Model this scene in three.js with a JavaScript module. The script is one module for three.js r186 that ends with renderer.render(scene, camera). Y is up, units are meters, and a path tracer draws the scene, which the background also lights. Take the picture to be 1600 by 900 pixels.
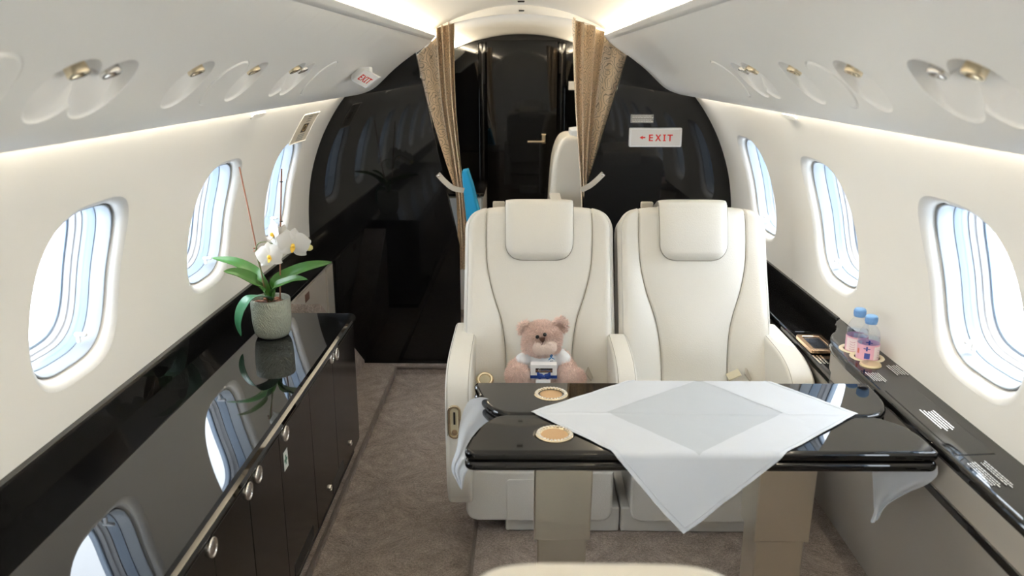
import * as THREE from 'three';
import { RoundedBoxGeometry } from 'three/addons/geometries/RoundedBoxGeometry.js';
import { mergeGeometries, mergeVertices } from 'three/addons/utils/BufferGeometryUtils.js';
import { MarchingCubes } from 'three/addons/objects/MarchingCubes.js';
import { ImprovedNoise } from 'three/addons/math/ImprovedNoise.js';
import { RectAreaLightUniformsLib } from 'three/addons/lights/RectAreaLightUniformsLib.js';

// ------------------------------------------------------------------ camera, sky, lights, exposure
const F = 1260, VX = 820, VY = 105, H = 1.47;               // focal length (px of a 1600x900 frame), vanishing point of the cabin axis, eye height
const scene = new THREE.Scene();
const camera = new THREE.PerspectiveCamera(2 * Math.atan(450 / F) * 180 / Math.PI, 16 / 9, 0.05, 100);
const ca = (VX - 800) / F, cb = (450 - VY) / F, YAW = Math.asin(ca / Math.hypot(ca, cb, 1)), PITCH = Math.atan(cb);
camera.rotation.order = 'YXZ';
camera.position.set(0, H, 0);
camera.rotation.set(-PITCH, YAW, 0);
camera.focus = 2.75;
camera.userData.fStop = 4.0;
scene.background = new THREE.Color(0.86, 0.93, 1.0);
scene.backgroundIntensity = 8;
const renderer = new THREE.WebGLRenderer();
renderer.toneMapping = THREE.LinearToneMapping;
renderer.toneMappingExposure = 1.42;
renderer.shadowMap.enabled = true;
RectAreaLightUniformsLib.init();
const sun = new THREE.DirectionalLight(new THREE.Color(1.0, 0.93, 0.82), 4);
sun.position.set(2.6, 7.5, -1.0); sun.target.position.set(0, 0.9, -2.2);
sun.castShadow = true; sun.shadow.mapSize.set(2048, 2048);
Object.assign(sun.shadow.camera, { left: -5, right: 5, top: 4, bottom: -4, near: 0.5, far: 20 });
scene.add(sun, sun.target);
const Z_AFT = -6.2, Z_BULK = -3.89, Z_FRONT = 2.9;           // aft door, dividing bulkhead, forward end (behind the camera)
const XC = -0.025;                                          // cabin centre line

// ------------------------------------------------------------------ helpers
const V3 = (x, y, z) => new THREE.Vector3(x, y, z);
const lin = (r, g, b) => new THREE.Color().setRGB(r, g, b);
let seed = 12345;
const rnd = () => (seed = (seed * 1664525 + 1013904223) % 4294967296) / 4294967296;
const perlin = new ImprovedNoise();
const noise = (x, y, z) => perlin.noise(x, y, z);
const lerp = (a, b, t) => a + (b - a) * t;
const sstep = (a, b, x) => { const t = Math.min(1, Math.max(0, (x - a) / (b - a))); return t * t * (3 - 2 * t); };
// a pixel of the photograph as a ray; the distance comes from the surface that the thing touches
function ray(u, v) { return V3((u - 800) / F, (450 - v) / F, -1).applyEuler(camera.rotation); }
const onZ = (u, v, d) => { const r = ray(u, v), t = -d / r.z; return V3(r.x * t, H + r.y * t, -d); };
const onY = (u, v, y) => { const r = ray(u, v), t = (y - H) / r.y; return V3(r.x * t, y, r.z * t); };
const onX = (u, v, x) => { const r = ray(u, v), t = x / r.x; return V3(x, H + r.y * t, r.z * t); };

const taken = {};
const numbered = n => { const k = taken[n] = (taken[n] ?? -1) + 1; return k ? `${n}_${String(k).padStart(3, '0')}` : n; };
const origins = new Map();
const originOf = o => origins.get(o) ?? V3(0, 0, 0);
function describe(o, label, category, group) { o.userData.label = label; o.userData.category = category; if (group) o.userData.group = group; return o; }
function thing(name, label, category, at = [0, 0, 0], group) {
  const g = new THREE.Group(); g.name = numbered(name); g.position.set(...at); scene.add(g);
  origins.set(g, V3(...at)); return describe(g, label, category, group);
}
function structure(name, at = [0, 0, 0]) {
  const g = new THREE.Group(); g.name = numbered(name); g.position.set(...at); g.userData.kind = 'structure'; scene.add(g); origins.set(g, V3(...at)); return g;
}
// geometry is given in the same axes as the thing's place (world for things put in place directly)
function part(name, geo, mat, parent, label) {
  const o = originOf(parent);
  const list = Array.isArray(geo) ? geo : [geo];
  const g = list.length > 1 ? mergeGeometries(list.map(x => plain(x))) : list[0];
  g.translate(-o.x, -o.y, -o.z);
  const m = new THREE.Mesh(g, mat); m.name = name; m.castShadow = m.receiveShadow = true;
  if (label) m.userData.label = label;
  parent.add(m); origins.set(m, o); return m;
}
function plain(g) {
  g = g.index ? g.toNonIndexed() : g;
  if (!g.attributes.uv) g.setAttribute('uv', new THREE.BufferAttribute(new Float32Array(g.attributes.position.count * 2), 2));
  for (const k of Object.keys(g.attributes)) if (!['position', 'normal', 'uv'].includes(k)) g.deleteAttribute(k);
  return g;
}
const single = (name, geo, mat, label, category, at, group) => {  // a thing of one mesh
  const o = V3(...at); const list = Array.isArray(geo) ? geo : [geo];
  const g = list.length > 1 ? mergeGeometries(list.map(plain)) : list[0];
  g.translate(-o.x, -o.y, -o.z);
  const m = new THREE.Mesh(g, mat); m.name = numbered(name); m.position.copy(o); m.castShadow = m.receiveShadow = true;
  scene.add(m); origins.set(m, o); return describe(m, label, category, group);
};
// box between two corners, rounded
function box(x0, y0, z0, x1, y1, z1, r = 0.004, seg = 2) {
  const w = Math.abs(x1 - x0), h = Math.abs(y1 - y0), d = Math.abs(z1 - z0);
  const g = r > 0 ? new RoundedBoxGeometry(w, h, d, seg, Math.min(r, w / 2.01, h / 2.01, d / 2.01)) : new THREE.BoxGeometry(w, h, d);
  return g.translate((x0 + x1) / 2, (y0 + y1) / 2, (z0 + z1) / 2);
}
// surface through rows of points; close = rows are loops
function loft(rows, close = false, uv) {
  const n = rows[0].length, pos = [], uvs = [], idx = [];
  const cols = close ? n + 1 : n;
  rows.forEach((r, j) => { for (let i = 0; i < cols; i++) { const p = r[i % n]; pos.push(p.x, p.y, p.z); const q = uv ? uv(i, j, p) : [i / (cols - 1), j / (rows.length - 1)]; uvs.push(q[0], q[1]); } });
  for (let j = 0; j < rows.length - 1; j++) for (let i = 0; i < cols - 1; i++) { const a = j * cols + i, b = a + 1, c = a + cols, d = c + 1; idx.push(a, b, d, a, d, c); }
  const g = new THREE.BufferGeometry();
  g.setAttribute('position', new THREE.Float32BufferAttribute(pos, 3)); g.setAttribute('uv', new THREE.Float32BufferAttribute(uvs, 2)); g.setIndex(idx);
  g.computeVertexNormals();
  if (close) { const N = g.attributes.normal; for (let j = 0; j < rows.length; j++) { const a = j * cols, b = a + cols - 1; const v = V3(N.getX(a) + N.getX(b), N.getY(a) + N.getY(b), N.getZ(a) + N.getZ(b)).normalize(); N.setXYZ(a, v.x, v.y, v.z); N.setXYZ(b, v.x, v.y, v.z); } }
  return g;
}
const smooth = g => { const uv = g.attributes.uv; g.deleteAttribute('normal'); const m = mergeVertices(g, 1e-5); m.computeVertexNormals(); return m; };
// a sheet with thickness made from a grid: rows -> front, back and rim
function slab(rows, thick) {
  const n = rows.length, m = rows[0].length;
  const g0 = loft(rows); const N = g0.attributes.normal;
  const back = rows.map((r, j) => r.map((p, i) => { const k = j * m + i; return V3(p.x - N.getX(k) * thick, p.y - N.getY(k) * thick, p.z - N.getZ(k) * thick); }));
  const rim = []; for (let i = 0; i < m; i++) rim.push([0, i]); for (let j = 1; j < n; j++) rim.push([j, m - 1]); for (let i = m - 2; i >= 0; i--) rim.push([n - 1, i]); for (let j = n - 2; j > 0; j--) rim.push([j, 0]);
  const g2 = loft([rim.map(([j, i]) => rows[j][i]), rim.map(([j, i]) => back[j][i])], true);
  return mergeGeometries([g0, loft(back), g2].map(plain));
}
function tube(pts, r, seg = 32, rad = 8, closed = false) {
  return new THREE.TubeGeometry(new THREE.CatmullRomCurve3(pts, closed), seg, r, rad, closed);
}
function taperTube(pts, radii, seg = 24, rad = 8) {
  const c = new THREE.CatmullRomCurve3(pts), fr = c.computeFrenetFrames(seg), rows = [];
  for (let i = 0; i <= seg; i++) {
    const t = i / seg, p = c.getPointAt(t), q = t * (radii.length - 1), k = Math.min(radii.length - 2, Math.floor(q)), r = lerp(radii[k], radii[k + 1], q - k), row = [];
    for (let j = 0; j < rad; j++) { const a = j / rad * 2 * Math.PI; row.push(p.clone().addScaledVector(fr.normals[i], Math.cos(a) * r).addScaledVector(fr.binormals[i], Math.sin(a) * r)); }
    rows.push(row);
  }
  return loft(rows, true);
}
const lathe = (pts, x, y, z, seg = 40) => new THREE.LatheGeometry(pts.map(p => new THREE.Vector2(p[0], p[1])), seg).translate(x, y, z);
// polygon in plan (x, z), extruded upward from y0 to y1 with a rounded rim
function plan(pts, y0, y1, bevel = 0.006, bseg = 3, holes = []) {
  const s = pts instanceof THREE.Shape ? pts : new THREE.Shape(pts.map(p => new THREE.Vector2(p[0], -p[1])));
  for (const h of holes) s.holes.push(h);
  const b = Math.min(bevel, (y1 - y0) / 2.02);
  const g = new THREE.ExtrudeGeometry(s, { depth: y1 - y0 - 2 * b, bevelEnabled: b > 0, bevelSize: b, bevelThickness: b, bevelOffset: -b, bevelSegments: bseg, curveSegments: 24 });
  return g.rotateX(-Math.PI / 2).translate(0, y0 + b, 0);
}
// polygon in elevation (x, y), extruded along z from z0 (far) to z1 (near)
function elev(pts, z0, z1, bevel = 0.0, bseg = 2, holes = []) {
  const s = new THREE.Shape(pts.map(p => new THREE.Vector2(p[0], p[1]))); for (const h of holes) s.holes.push(h);
  return new THREE.ExtrudeGeometry(s, { depth: z1 - z0 - 2 * bevel, bevelEnabled: bevel > 0, bevelSize: bevel, bevelThickness: bevel, bevelOffset: -bevel, bevelSegments: bseg, curveSegments: 20 }).translate(0, 0, z0 + bevel);
}
// polygon in side view (z, y), extruded along x from x0 to x1
function side(pts, x0, x1, bevel = 0.0, bseg = 3) {
  const s = new THREE.Shape(pts.map(p => new THREE.Vector2(-p[0], p[1])));
  return new THREE.ExtrudeGeometry(s, { depth: x1 - x0 - 2 * bevel, bevelEnabled: bevel > 0, bevelSize: bevel, bevelThickness: bevel, bevelOffset: -bevel, bevelSegments: bseg, curveSegments: 20 }).rotateY(Math.PI / 2).translate(x0 + bevel, 0, 0);
}
// smooth curve through 2-D points
const curve2 = (pts, n, closed = false) => new THREE.SplineCurve(pts.map(p => new THREE.Vector2(p[0], p[1]))).getPoints(n).map(p => [p.x, p.y]);
// monotone cubic y(x) through points
function cubic(pts) {
  const n = pts.length, d = [], m = [];
  for (let i = 0; i < n - 1; i++) d.push((pts[i + 1][1] - pts[i][1]) / (pts[i + 1][0] - pts[i][0]));
  for (let i = 0; i < n; i++) m.push(i === 0 ? d[0] : i === n - 1 ? d[n - 2] : (d[i - 1] + d[i]) / 2);
  return x => { let i = 0; while (i < n - 2 && x > pts[i + 1][0]) i++; const h = pts[i + 1][0] - pts[i][0], t = (x - pts[i][0]) / h; const t2 = t * t, t3 = t2 * t; return pts[i][1] * (2 * t3 - 3 * t2 + 1) + m[i] * h * (t3 - 2 * t2 + t) + pts[i + 1][1] * (-2 * t3 + 3 * t2) + m[i + 1] * h * (t3 - t2); };
}

// ------------------------------------------------------------------ textures and materials
function dataTex(n, fn, srgb, rx = 1, ry = 1) {
  const a = new Uint8Array(n * n * 4);
  for (let j = 0; j < n; j++) for (let i = 0; i < n; i++) { const c = fn(i / n, j / n, i, j); const k = (j * n + i) * 4; a[k] = c[0] * 255; a[k + 1] = c[1] * 255; a[k + 2] = c[2] * 255; a[k + 3] = 255; }
  const t = new THREE.DataTexture(a, n, n); t.wrapS = t.wrapT = THREE.RepeatWrapping; t.magFilter = THREE.LinearFilter; t.minFilter = THREE.LinearMipmapLinearFilter; t.generateMipmaps = true;
  if (srgb) t.colorSpace = THREE.SRGBColorSpace; t.repeat.set(rx, ry); t.needsUpdate = true; return t;
}
const tn = (u, v, k, s) => { // tiling noise
  const a = u * 2 * Math.PI, b = v * 2 * Math.PI, R = k / (2 * Math.PI);
  return noise(Math.cos(a) * R + s, Math.sin(a) * R + Math.cos(b) * R * 1.31, Math.sin(b) * R + s * 1.7);
};
const clamp = x => Math.min(1, Math.max(0, x));
const leatherBump = dataTex(256, (u, v) => { const x = clamp(0.5 + 0.3 * tn(u, v, 60, 3) + 0.25 * tn(u, v, 30, 9)); return [x, x, x]; });
leatherBump.repeat.set(8, 8);
const carpetMap = dataTex(512, (u, v) => { const x = 0.5 + 0.22 * tn(u, v, 160, 1) + 0.2 * tn(u, v, 60, 5) + 0.16 * tn(u, v, 10, 8) + 0.5 * (rnd() - 0.5); const k = clamp(0.46 + 0.52 * x); return [k * 0.985, k * 0.935, k * 0.90]; }, true);
const carpetBump = dataTex(512, (u, v) => { const x = clamp(0.5 + 0.35 * tn(u, v, 170, 2) + 0.2 * tn(u, v, 60, 4) + 0.4 * (rnd() - 0.5)); return [x, x, x]; });
carpetMap.repeat.set(2.2, 2.2); carpetBump.repeat.set(2.2, 2.2);
const weaveBump = dataTex(256, (u, v) => { const x = 0.5 + 0.25 * Math.sin(u * 2 * Math.PI * 64) * Math.cos(v * 2 * Math.PI * 64) + 0.15 * tn(u, v, 20, 2); return [x, x, x]; });
weaveBump.repeat.set(6, 6);
const paisley = dataTex(1024, (u, v) => { // woven scroll pattern: warped rings, light thread on tan ground
  const wx = tn(u, v, 9, 2) * 0.35, wy = tn(u, v, 9, 7) * 0.35; let best = 9;
  for (let i = -1; i <= 1; i++) for (let j = -1; j <= 1; j++) { const cx = Math.floor(u * 6) + i, cy = Math.floor(v * 6) + j; const h = Math.sin(((cx + 6) % 6) * 12.9 + ((cy + 6) % 6) * 78.2) * 43758.5; const fx = (h - Math.floor(h)) * 0.7 + 0.15, fy = ((h * 7.3) - Math.floor(h * 7.3)) * 0.7 + 0.15; const d = Math.hypot(u * 6 + wx - cx - fx, (v * 6 + wy - cy - fy) * 0.8); best = Math.min(best, d); }
  const s = Math.abs(Math.sin(best * 15 + wx * 5)); const line = s < 0.34 ? 1 : 0; const th = 0.05 * Math.sin(u * 2 * Math.PI * 220) + 0.05 * (rnd() - 0.5);
  const k = clamp(lerp(0.64, 0.93, 1 - line) + th); return [k, k * 0.915, k * 0.81];
}, true);
paisley.repeat.set(3.2, 3.2);
const furBump = dataTex(256, (u, v) => { const x = clamp(0.5 + 0.5 * tn(u, v, 50, 2) + 0.3 * tn(u, v, 22, 6)); return [x, x, x]; });
furBump.repeat.set(14, 14);
const glazeBump = dataTex(256, (u, v) => { const x = clamp(0.5 + 0.9 * Math.abs(tn(u, v, 26, 2)) - 0.3 * Math.abs(tn(u, v, 50, 5))); return [x, x, x]; });
glazeBump.repeat.set(3, 1.5);
const brushed = dataTex(256, (u, v) => { const x = clamp(0.5 + 0.25 * noise(u * 3, v * 190, 1.5) + 0.2 * noise(u * 8, v * 420, 4.5)); return [x, x, x]; });
brushed.repeat.set(3, 3);

const std = (c, rough, o = {}) => new THREE.MeshPhysicalMaterial({ color: c, roughness: rough, side: THREE.DoubleSide, ...o });
const M = {
  liner: std(lin(0.83, 0.825, 0.79), 0.42),
  psu: std(lin(0.87, 0.865, 0.83), 0.38),
  scoop: std(lin(0.86, 0.855, 0.83), 0.3),
  ceiling: std(lin(0.85, 0.83, 0.78), 0.5),
  frame: std(lin(0.74, 0.745, 0.735), 0.3),
  shade: std(lin(0.26, 0.33, 0.42), 0.3),
  reveal: std(lin(0.30, 0.335, 0.37), 0.3),
  seal: std(lin(0.22, 0.21, 0.2), 0.6),
  pane: new THREE.MeshPhysicalMaterial({ color: lin(0.97, 0.985, 1), roughness: 0.0, transmission: 1, thickness: 0, ior: 1.45, side: THREE.DoubleSide }),
  lacquer: std(lin(0.006, 0.006, 0.0065), 0.03, { ior: 1.52 }),
  bulkhead: std(lin(0.004, 0.004, 0.0045), 0.03, { ior: 1.42 }),
  satin: std(lin(0.012, 0.0115, 0.011), 0.22),
  lacquerFront: std(lin(0.007, 0.006, 0.006), 0.16, { ior: 1.36 }),
  panelGrey: std(lin(0.40, 0.375, 0.335), 0.45),
  leather: std(lin(0.76, 0.74, 0.685), 0.42, { bumpMap: leatherBump, bumpScale: 0.0006 }),
  leatherSide: std(lin(0.73, 0.72, 0.685), 0.4, { bumpMap: leatherBump, bumpScale: 0.0006 }),
  thread: std(lin(0.36, 0.34, 0.29), 0.7),
  plastic: std(lin(0.40, 0.405, 0.42), 0.35),
  carpet: std(lin(0.72, 0.68, 0.66), 1, { map: carpetMap, bumpMap: carpetBump, bumpScale: 0.004 }),
  curtain: std(lin(0.95, 0.93, 0.88), 0.75, { map: paisley, sheen: 0.3, sheenRoughness: 0.5 }),
  strap: std(lin(0.60, 0.55, 0.46), 0.7, { bumpMap: weaveBump, bumpScale: 0.0005 }),
  gold: std(lin(0.83, 0.72, 0.52), 0.22, { metalness: 1 }),
  goldMatte: std(lin(0.60, 0.50, 0.32), 0.4, { metalness: 0.6 }),
  chrome: std(lin(0.78, 0.76, 0.72), 0.16, { metalness: 1 }),
  brushed: std(lin(0.80, 0.76, 0.66), 0.28, { metalness: 1, bumpMap: brushed, bumpScale: 0.0003, roughnessMap: null }),
  coaster: std(lin(0.62, 0.40, 0.21), 0.5, { bumpMap: weaveBump, bumpScale: 0.0004 }),
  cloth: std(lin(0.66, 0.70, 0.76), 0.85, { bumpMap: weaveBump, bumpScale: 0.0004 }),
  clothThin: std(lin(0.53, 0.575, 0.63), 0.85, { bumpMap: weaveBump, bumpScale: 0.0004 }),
  led: new THREE.MeshStandardMaterial({ color: 0x000000, emissive: new THREE.Color(1.0, 0.80, 0.50), emissiveIntensity: 12 }),
  black: std(lin(0.01, 0.01, 0.01), 0.5),
  screen: std(lin(0.03, 0.035, 0.045), 0.1),
  fur: std(lin(0.88, 0.68, 0.60), 0.95, { bumpMap: furBump, bumpScale: 0.004, sheen: 0.6, sheenColor: lin(0.9, 0.7, 0.6), sheenRoughness: 0.6 }),
  furPale: std(lin(0.86, 0.69, 0.60), 0.95, { bumpMap: furBump, bumpScale: 0.003 }),
  brown: std(lin(0.10, 0.045, 0.03), 0.5),
  shirt: std(lin(0.84, 0.86, 0.88), 0.8, { bumpMap: weaveBump, bumpScale: 0.0004 }),
  blueRibbon: std(lin(0.012, 0.05, 0.27), 0.35),
  print: std(lin(0.62, 0.66, 0.68), 0.6),
  white: std(lin(0.84, 0.84, 0.84), 0.5),
  glaze: std(lin(0.40, 0.43, 0.35), 0.34, { bumpMap: glazeBump, bumpScale: 0.007, clearcoat: 0.4, clearcoatRoughness: 0.2 }),
  soil: std(lin(0.09, 0.05, 0.03), 1, { bumpMap: carpetBump, bumpScale: 0.01 }),
  leaf: std(lin(0.035, 0.13, 0.016), 0.36, {}),
  leafPale: std(lin(0.05, 0.20, 0.10), 0.3, {}),
  stem: std(lin(0.10, 0.13, 0.04), 0.5),
  stake: std(lin(0.24, 0.10, 0.055), 0.6),
  petal: std(lin(0.86, 0.85, 0.82), 0.6, { transmission: 0.25, thickness: 0 }),
  lip: std(lin(0.85, 0.55, 0.06), 0.6),
  bud: std(lin(0.72, 0.66, 0.26), 0.6),
  bottle: new THREE.MeshPhysicalMaterial({ color: lin(0.95, 0.97, 1), roughness: 0.03, transmission: 1, thickness: 0, ior: 1.4, side: THREE.DoubleSide }),
  waterThin: new THREE.MeshPhysicalMaterial({ color: lin(0.90, 0.95, 1), roughness: 0.0, transmission: 1, thickness: 0, ior: 1.2, side: THREE.DoubleSide }),
  cap: std(lin(0.20, 0.42, 0.80), 0.35),
  blueBag: std(lin(0.01, 0.33, 0.62), 0.6),
  belt: std(lin(0.50, 0.46, 0.39), 0.8, { bumpMap: weaveBump, bumpScale: 0.0005 }),
  tan: std(lin(0.66, 0.60, 0.44), 0.6),
};
function canvasTex(w, h, draw) { const c = document.createElement('canvas'); c.width = w; c.height = h; const x = c.getContext('2d'); draw(x, w, h); const t = new THREE.CanvasTexture(c); t.colorSpace = THREE.SRGBColorSpace; return t; }
const printMat = (tex, rough = 0.4, o = {}) => new THREE.MeshPhysicalMaterial({ map: tex, roughness: rough, ...o });

// ------------------------------------------------------------------ the shell: floor, side walls with windows, overhead panels, ceiling
{
  const fl = structure('floor');
  const strip = (x0, x1, z0, z1, y) => { const g = new THREE.BoxGeometry(x1 - x0, 0.1, z1 - z0, 1, 1, 1).translate((x0 + x1) / 2, y - 0.05, (z0 + z1) / 2); const p = g.attributes.position, u = g.attributes.uv; for (let i = 0; i < p.count; i++) u.setXY(i, p.getX(i) + p.getY(i), p.getZ(i) + p.getY(i)); return g; };
  part('side_carpet', strip(-1.2, -0.648, Z_AFT - 0.2, Z_FRONT, 0), M.carpet, fl, 'taupe carpet of the raised strip along the sideboard');
  part('aisle_carpet', strip(-0.66, -0.15, Z_BULK + 0.05, Z_FRONT, -0.04), M.carpet, fl, 'taupe carpet of the sunken aisle');
  part('seat_platform_carpet', strip(-0.157, 1.2, Z_BULK + 0.05, Z_FRONT, 0), M.carpet, fl, 'taupe carpet under the seats and table');
  part('threshold_carpet', strip(-0.648, 1.2, Z_AFT - 0.2, Z_BULK + 0.05, 0), M.carpet, fl, 'carpet at the doorway');
  // rolled carpet binding along both lips of the aisle
  for (const x of [-0.647, -0.156]) part('carpet_binding', tube([V3(x, -0.002, Z_FRONT - 0.1), V3(x, -0.002, -1), V3(x, -0.002, Z_BULK + 0.05)], 0.007, 40, 8), M.carpet, fl);
  part('carpet_binding', tube([V3(-0.647, -0.002, Z_BULK + 0.05), V3(-0.4, -0.002, Z_BULK + 0.05), V3(-0.156, -0.002, Z_BULK + 0.05)], 0.007, 20, 8), M.carpet, fl);
}

const wallW = cubic([[-0.1, 1.07], [0.2, 1.062], [0.45, 1.045], [0.565, 1.034], [0.7, 1.033], [0.8, 1.029], [0.9, 1.018], [0.98, 1.002], [1.07, 0.974], [1.15, 0.941], [1.2, 0.915], [1.25, 0.885], [1.3, 0.851], [1.345, 0.815], [1.385, 0.781]]);
const wallP = s => (y, z, out = 0) => { const e = 0.002, w1 = (wallW(y + e) - wallW(y - e)) / (2 * e), l = Math.hypot(1, w1); return V3(XC + s * (wallW(y) + out / l), y - out * w1 / l, z); };
const PS = [[0.792, 1.3405], [0.770, 1.3435], [0.735, 1.352], [0.695, 1.368], [0.66, 1.392], [0.595, 1.452], [0.54, 1.495], [0.49, 1.53], [0.43, 1.570], [0.387, 1.610]];
const psCurve = new THREE.SplineCurve(PS.map(p => new THREE.Vector2(...p)));
const psLen = psCurve.getLength();
const psuP = s => (t, z, out = 0) => { const q = clamp(t / psLen), p = psCurve.getPointAt(q), d = psCurve.getTangentAt(q); return V3(XC + s * (p.x + d.y * out), p.y - d.x * out, z); };
const superE = (a, b, n) => th => { const c = Math.cos(th), s = Math.sin(th); const r = Math.pow(Math.pow(Math.abs(c) / a, n) + Math.pow(Math.abs(s) / b, n), -1 / n); return [c * r, s * r]; };
// one cell of a curved panel, with or without a hole; contour gives (dz, dt) round the hole's centre
function cell(P, z0, z1, t0, t1, nz, nt, hole, out = 0) {
  if (!hole) { const rows = []; for (let j = 0; j <= nt; j++) { const r = []; for (let i = 0; i <= nz; i++) r.push(P(lerp(t0, t1, j / nt), lerp(z0, z1, i / nz), out)); rows.push(r); } return loft(rows, false, (i, j) => [lerp(z0, z1, i / nz), lerp(t0, t1, j / nt)]); }
  const rim = [];
  for (let i = 0; i < nz; i++) rim.push([lerp(z0, z1, i / nz), t0]); for (let j = 0; j < nt; j++) rim.push([z1, lerp(t0, t1, j / nt)]);
  for (let i = 0; i < nz; i++) rim.push([lerp(z1, z0, i / nz), t1]); for (let j = 0; j < nt; j++) rim.push([z0, lerp(t1, t0, j / nt)]);
  const rows = [], uvs = [], K = 8;
  for (let k = 0; k <= K; k++) { const f = 1 - Math.pow(1 - k / K, 1.6); const r = [], q = []; for (const [z, t] of rim) { const c = hole.contour(Math.atan2(t - hole.t, z - hole.z)); const zz = lerp(z, hole.z + c[0], f), tt = lerp(t, hole.t + c[1], f); r.push(P(tt, zz, out)); q.push([zz, tt]); } rows.push(r); uvs.push(q); }
  return loft(rows, true, (i, j) => uvs[j][i % rim.length]);
}
const joined = list => { const g = mergeGeometries(list.map(g => { g.deleteAttribute('normal'); return g; })); const m = mergeVertices(g, 1e-5); m.computeVertexNormals(); return m; };

const winY = { '-1': 0.967, 1: 0.985 };
const winZ = { '-1': [-3.38, -2.61, -1.785, -0.97, -0.16, 0.65, 1.46, 2.27], 1: [-3.345, -2.53, -1.705, -0.89, -0.08, 0.73, 1.54, 2.35] };
const seams = { '-1': -3.66, 1: -2.95 };
const WA = 0.196, WB = 0.214, WN = 3.4;
for (const s of [-1, 1]) {
  const P = wallP(s), wl = structure(s < 0 ? 'wall_left' : 'wall_right');
  const edges = [Z_BULK - 0.01]; const zs = winZ[s];
  for (let i = 0; i < zs.length - 1; i++) edges.push((zs[i] + zs[i + 1]) / 2); edges.push(Z_FRONT);
  let groups = [[]], back = [];
  zs.forEach((z, i) => {
    let a = edges[i], b = edges[i + 1];
    const hole = { z, t: winY[s], contour: superE(WA, WB, WN) };
    const inner = { ...hole, contour: superE(WA - 0.02, WB - 0.02, WN) };
    if (i === 0 && s < 0) { groups[0].push(cell(P, a, seams[s] - 0.0015, 0.55, 1.375, 6, 40)); back.push(cell(P, a, seams[s] + 0.0015, 0.55, 1.375, 6, 40, null, 0.02)); groups.push([]); a = seams[s] + 0.0015; }
    if (s > 0 && i === 0) b = seams[s] - 0.0015;
    if (s > 0 && i === 1) { groups.push([]); a = seams[s] + 0.0015; }
    groups[groups.length - 1].push(cell(P, a, b, 0.55, 1.375, 40, 40, hole));
    if (s > 0 && i === 0) b += 0.003;
    back.push(cell(P, a, b, 0.55, 1.375, 40, 40, inner, 0.02));
  });
  groups.forEach(g => part('wall_panel', joined(g), M.liner, wl));
  part('backing', joined(back), M.liner, wl);
  part('lower_wall', cell(P, Z_AFT, Z_FRONT, -0.1, 0.56, 4, 8, null, 0.004), M.liner, wl);
  // windows
  zs.forEach((z, i) => {
    const w = structure(`window_${(s < 0 ? 0 : zs.length) + i + 1}`, [XC + s * wallW(winY[s]), winY[s], z]);
    const e = 0.002, w1 = (wallW(winY[s] + e) - wallW(winY[s] - e)) / (2 * e), l = Math.hypot(1, w1), Nn = V3(s / l, -w1 / l, 0);
    const ring = (inset, depth, n = 96) => { const c = superE(WA - inset, WB - inset, WN - inset * 4); return Array.from({ length: n }, (_, k) => { const [dz, dt] = c(k / n * 2 * Math.PI); return P(winY[s] + dt, z + dz).addScaledVector(Nn, depth); }); };
    part('bezel', loft([[0, 0], [0.004, 0.0012], [0.009, 0.004], [0.014, 0.009], [0.018, 0.016], [0.0205, 0.026], [0.0205, 0.034]].map(a => ring(...a)), true), M.frame, w, 'soft rounded white window surround');
    part('gasket', loft([[0.0205, 0.034], [0.0225, 0.034], [0.0228, 0.027], [0.0232, 0.026]].map(a => ring(...a)), true), M.seal, w, 'thin dark gasket line');
    part('shade_frame', loft([[0.0232, 0.026], [0.0255, 0.0245], [0.0272, 0.028], [0.0275, 0.050], [0.028, 0.062]].map(a => ring(...a)), true), M.reveal, w);
    part('shade_track', loft([[0.028, 0.062], [0.0305, 0.063], [0.031, 0.078], [0.0325, 0.0795], [0.033, 0.092]].map(a => ring(...a)), true), M.shade, w, 'pale blue-grey shade track');
    part('pane_seal', loft([[0.033, 0.092], [0.036, 0.093], [0.0365, 0.106], [0.040, 0.107], [0.0405, 0.122]].map(a => ring(...a)), true), M.plastic, w);
    part('outer_frame', loft([[0.0405, 0.122], [0.046, 0.123], [0.047, 0.14], [0.0, 0.142]].map(a => ring(...a)), true), M.shade, w);
    const rows = [0, 0.25, 0.5, 0.75, 1].map(k => { const r = ring(0.042, 0.125, 48); const c = P(winY[s], z).addScaledVector(Nn, 0.125); return r.map(p => c.clone().lerp(p, Math.max(k, 0.001))); });
    part('pane', loft(rows, true), M.pane, w, 'clear window pane');
    // little pull tab of the shade at the lower far corner
    const c = P(winY[s] - 0.145, z - 0.092).addScaledVector(Nn, 0.045);
    part('shade_latch', [new THREE.CapsuleGeometry(0.0055, 0.022, 4, 10).rotateZ(Math.PI / 2).translate(c.x, c.y, c.z), box(c.x + s * 0.002, c.y - 0.022, c.z - 0.004, c.x + s * 0.012, c.y, c.z + 0.004, 0.003)], M.white, w, 'small white shade pull tab');
  });
}

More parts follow.
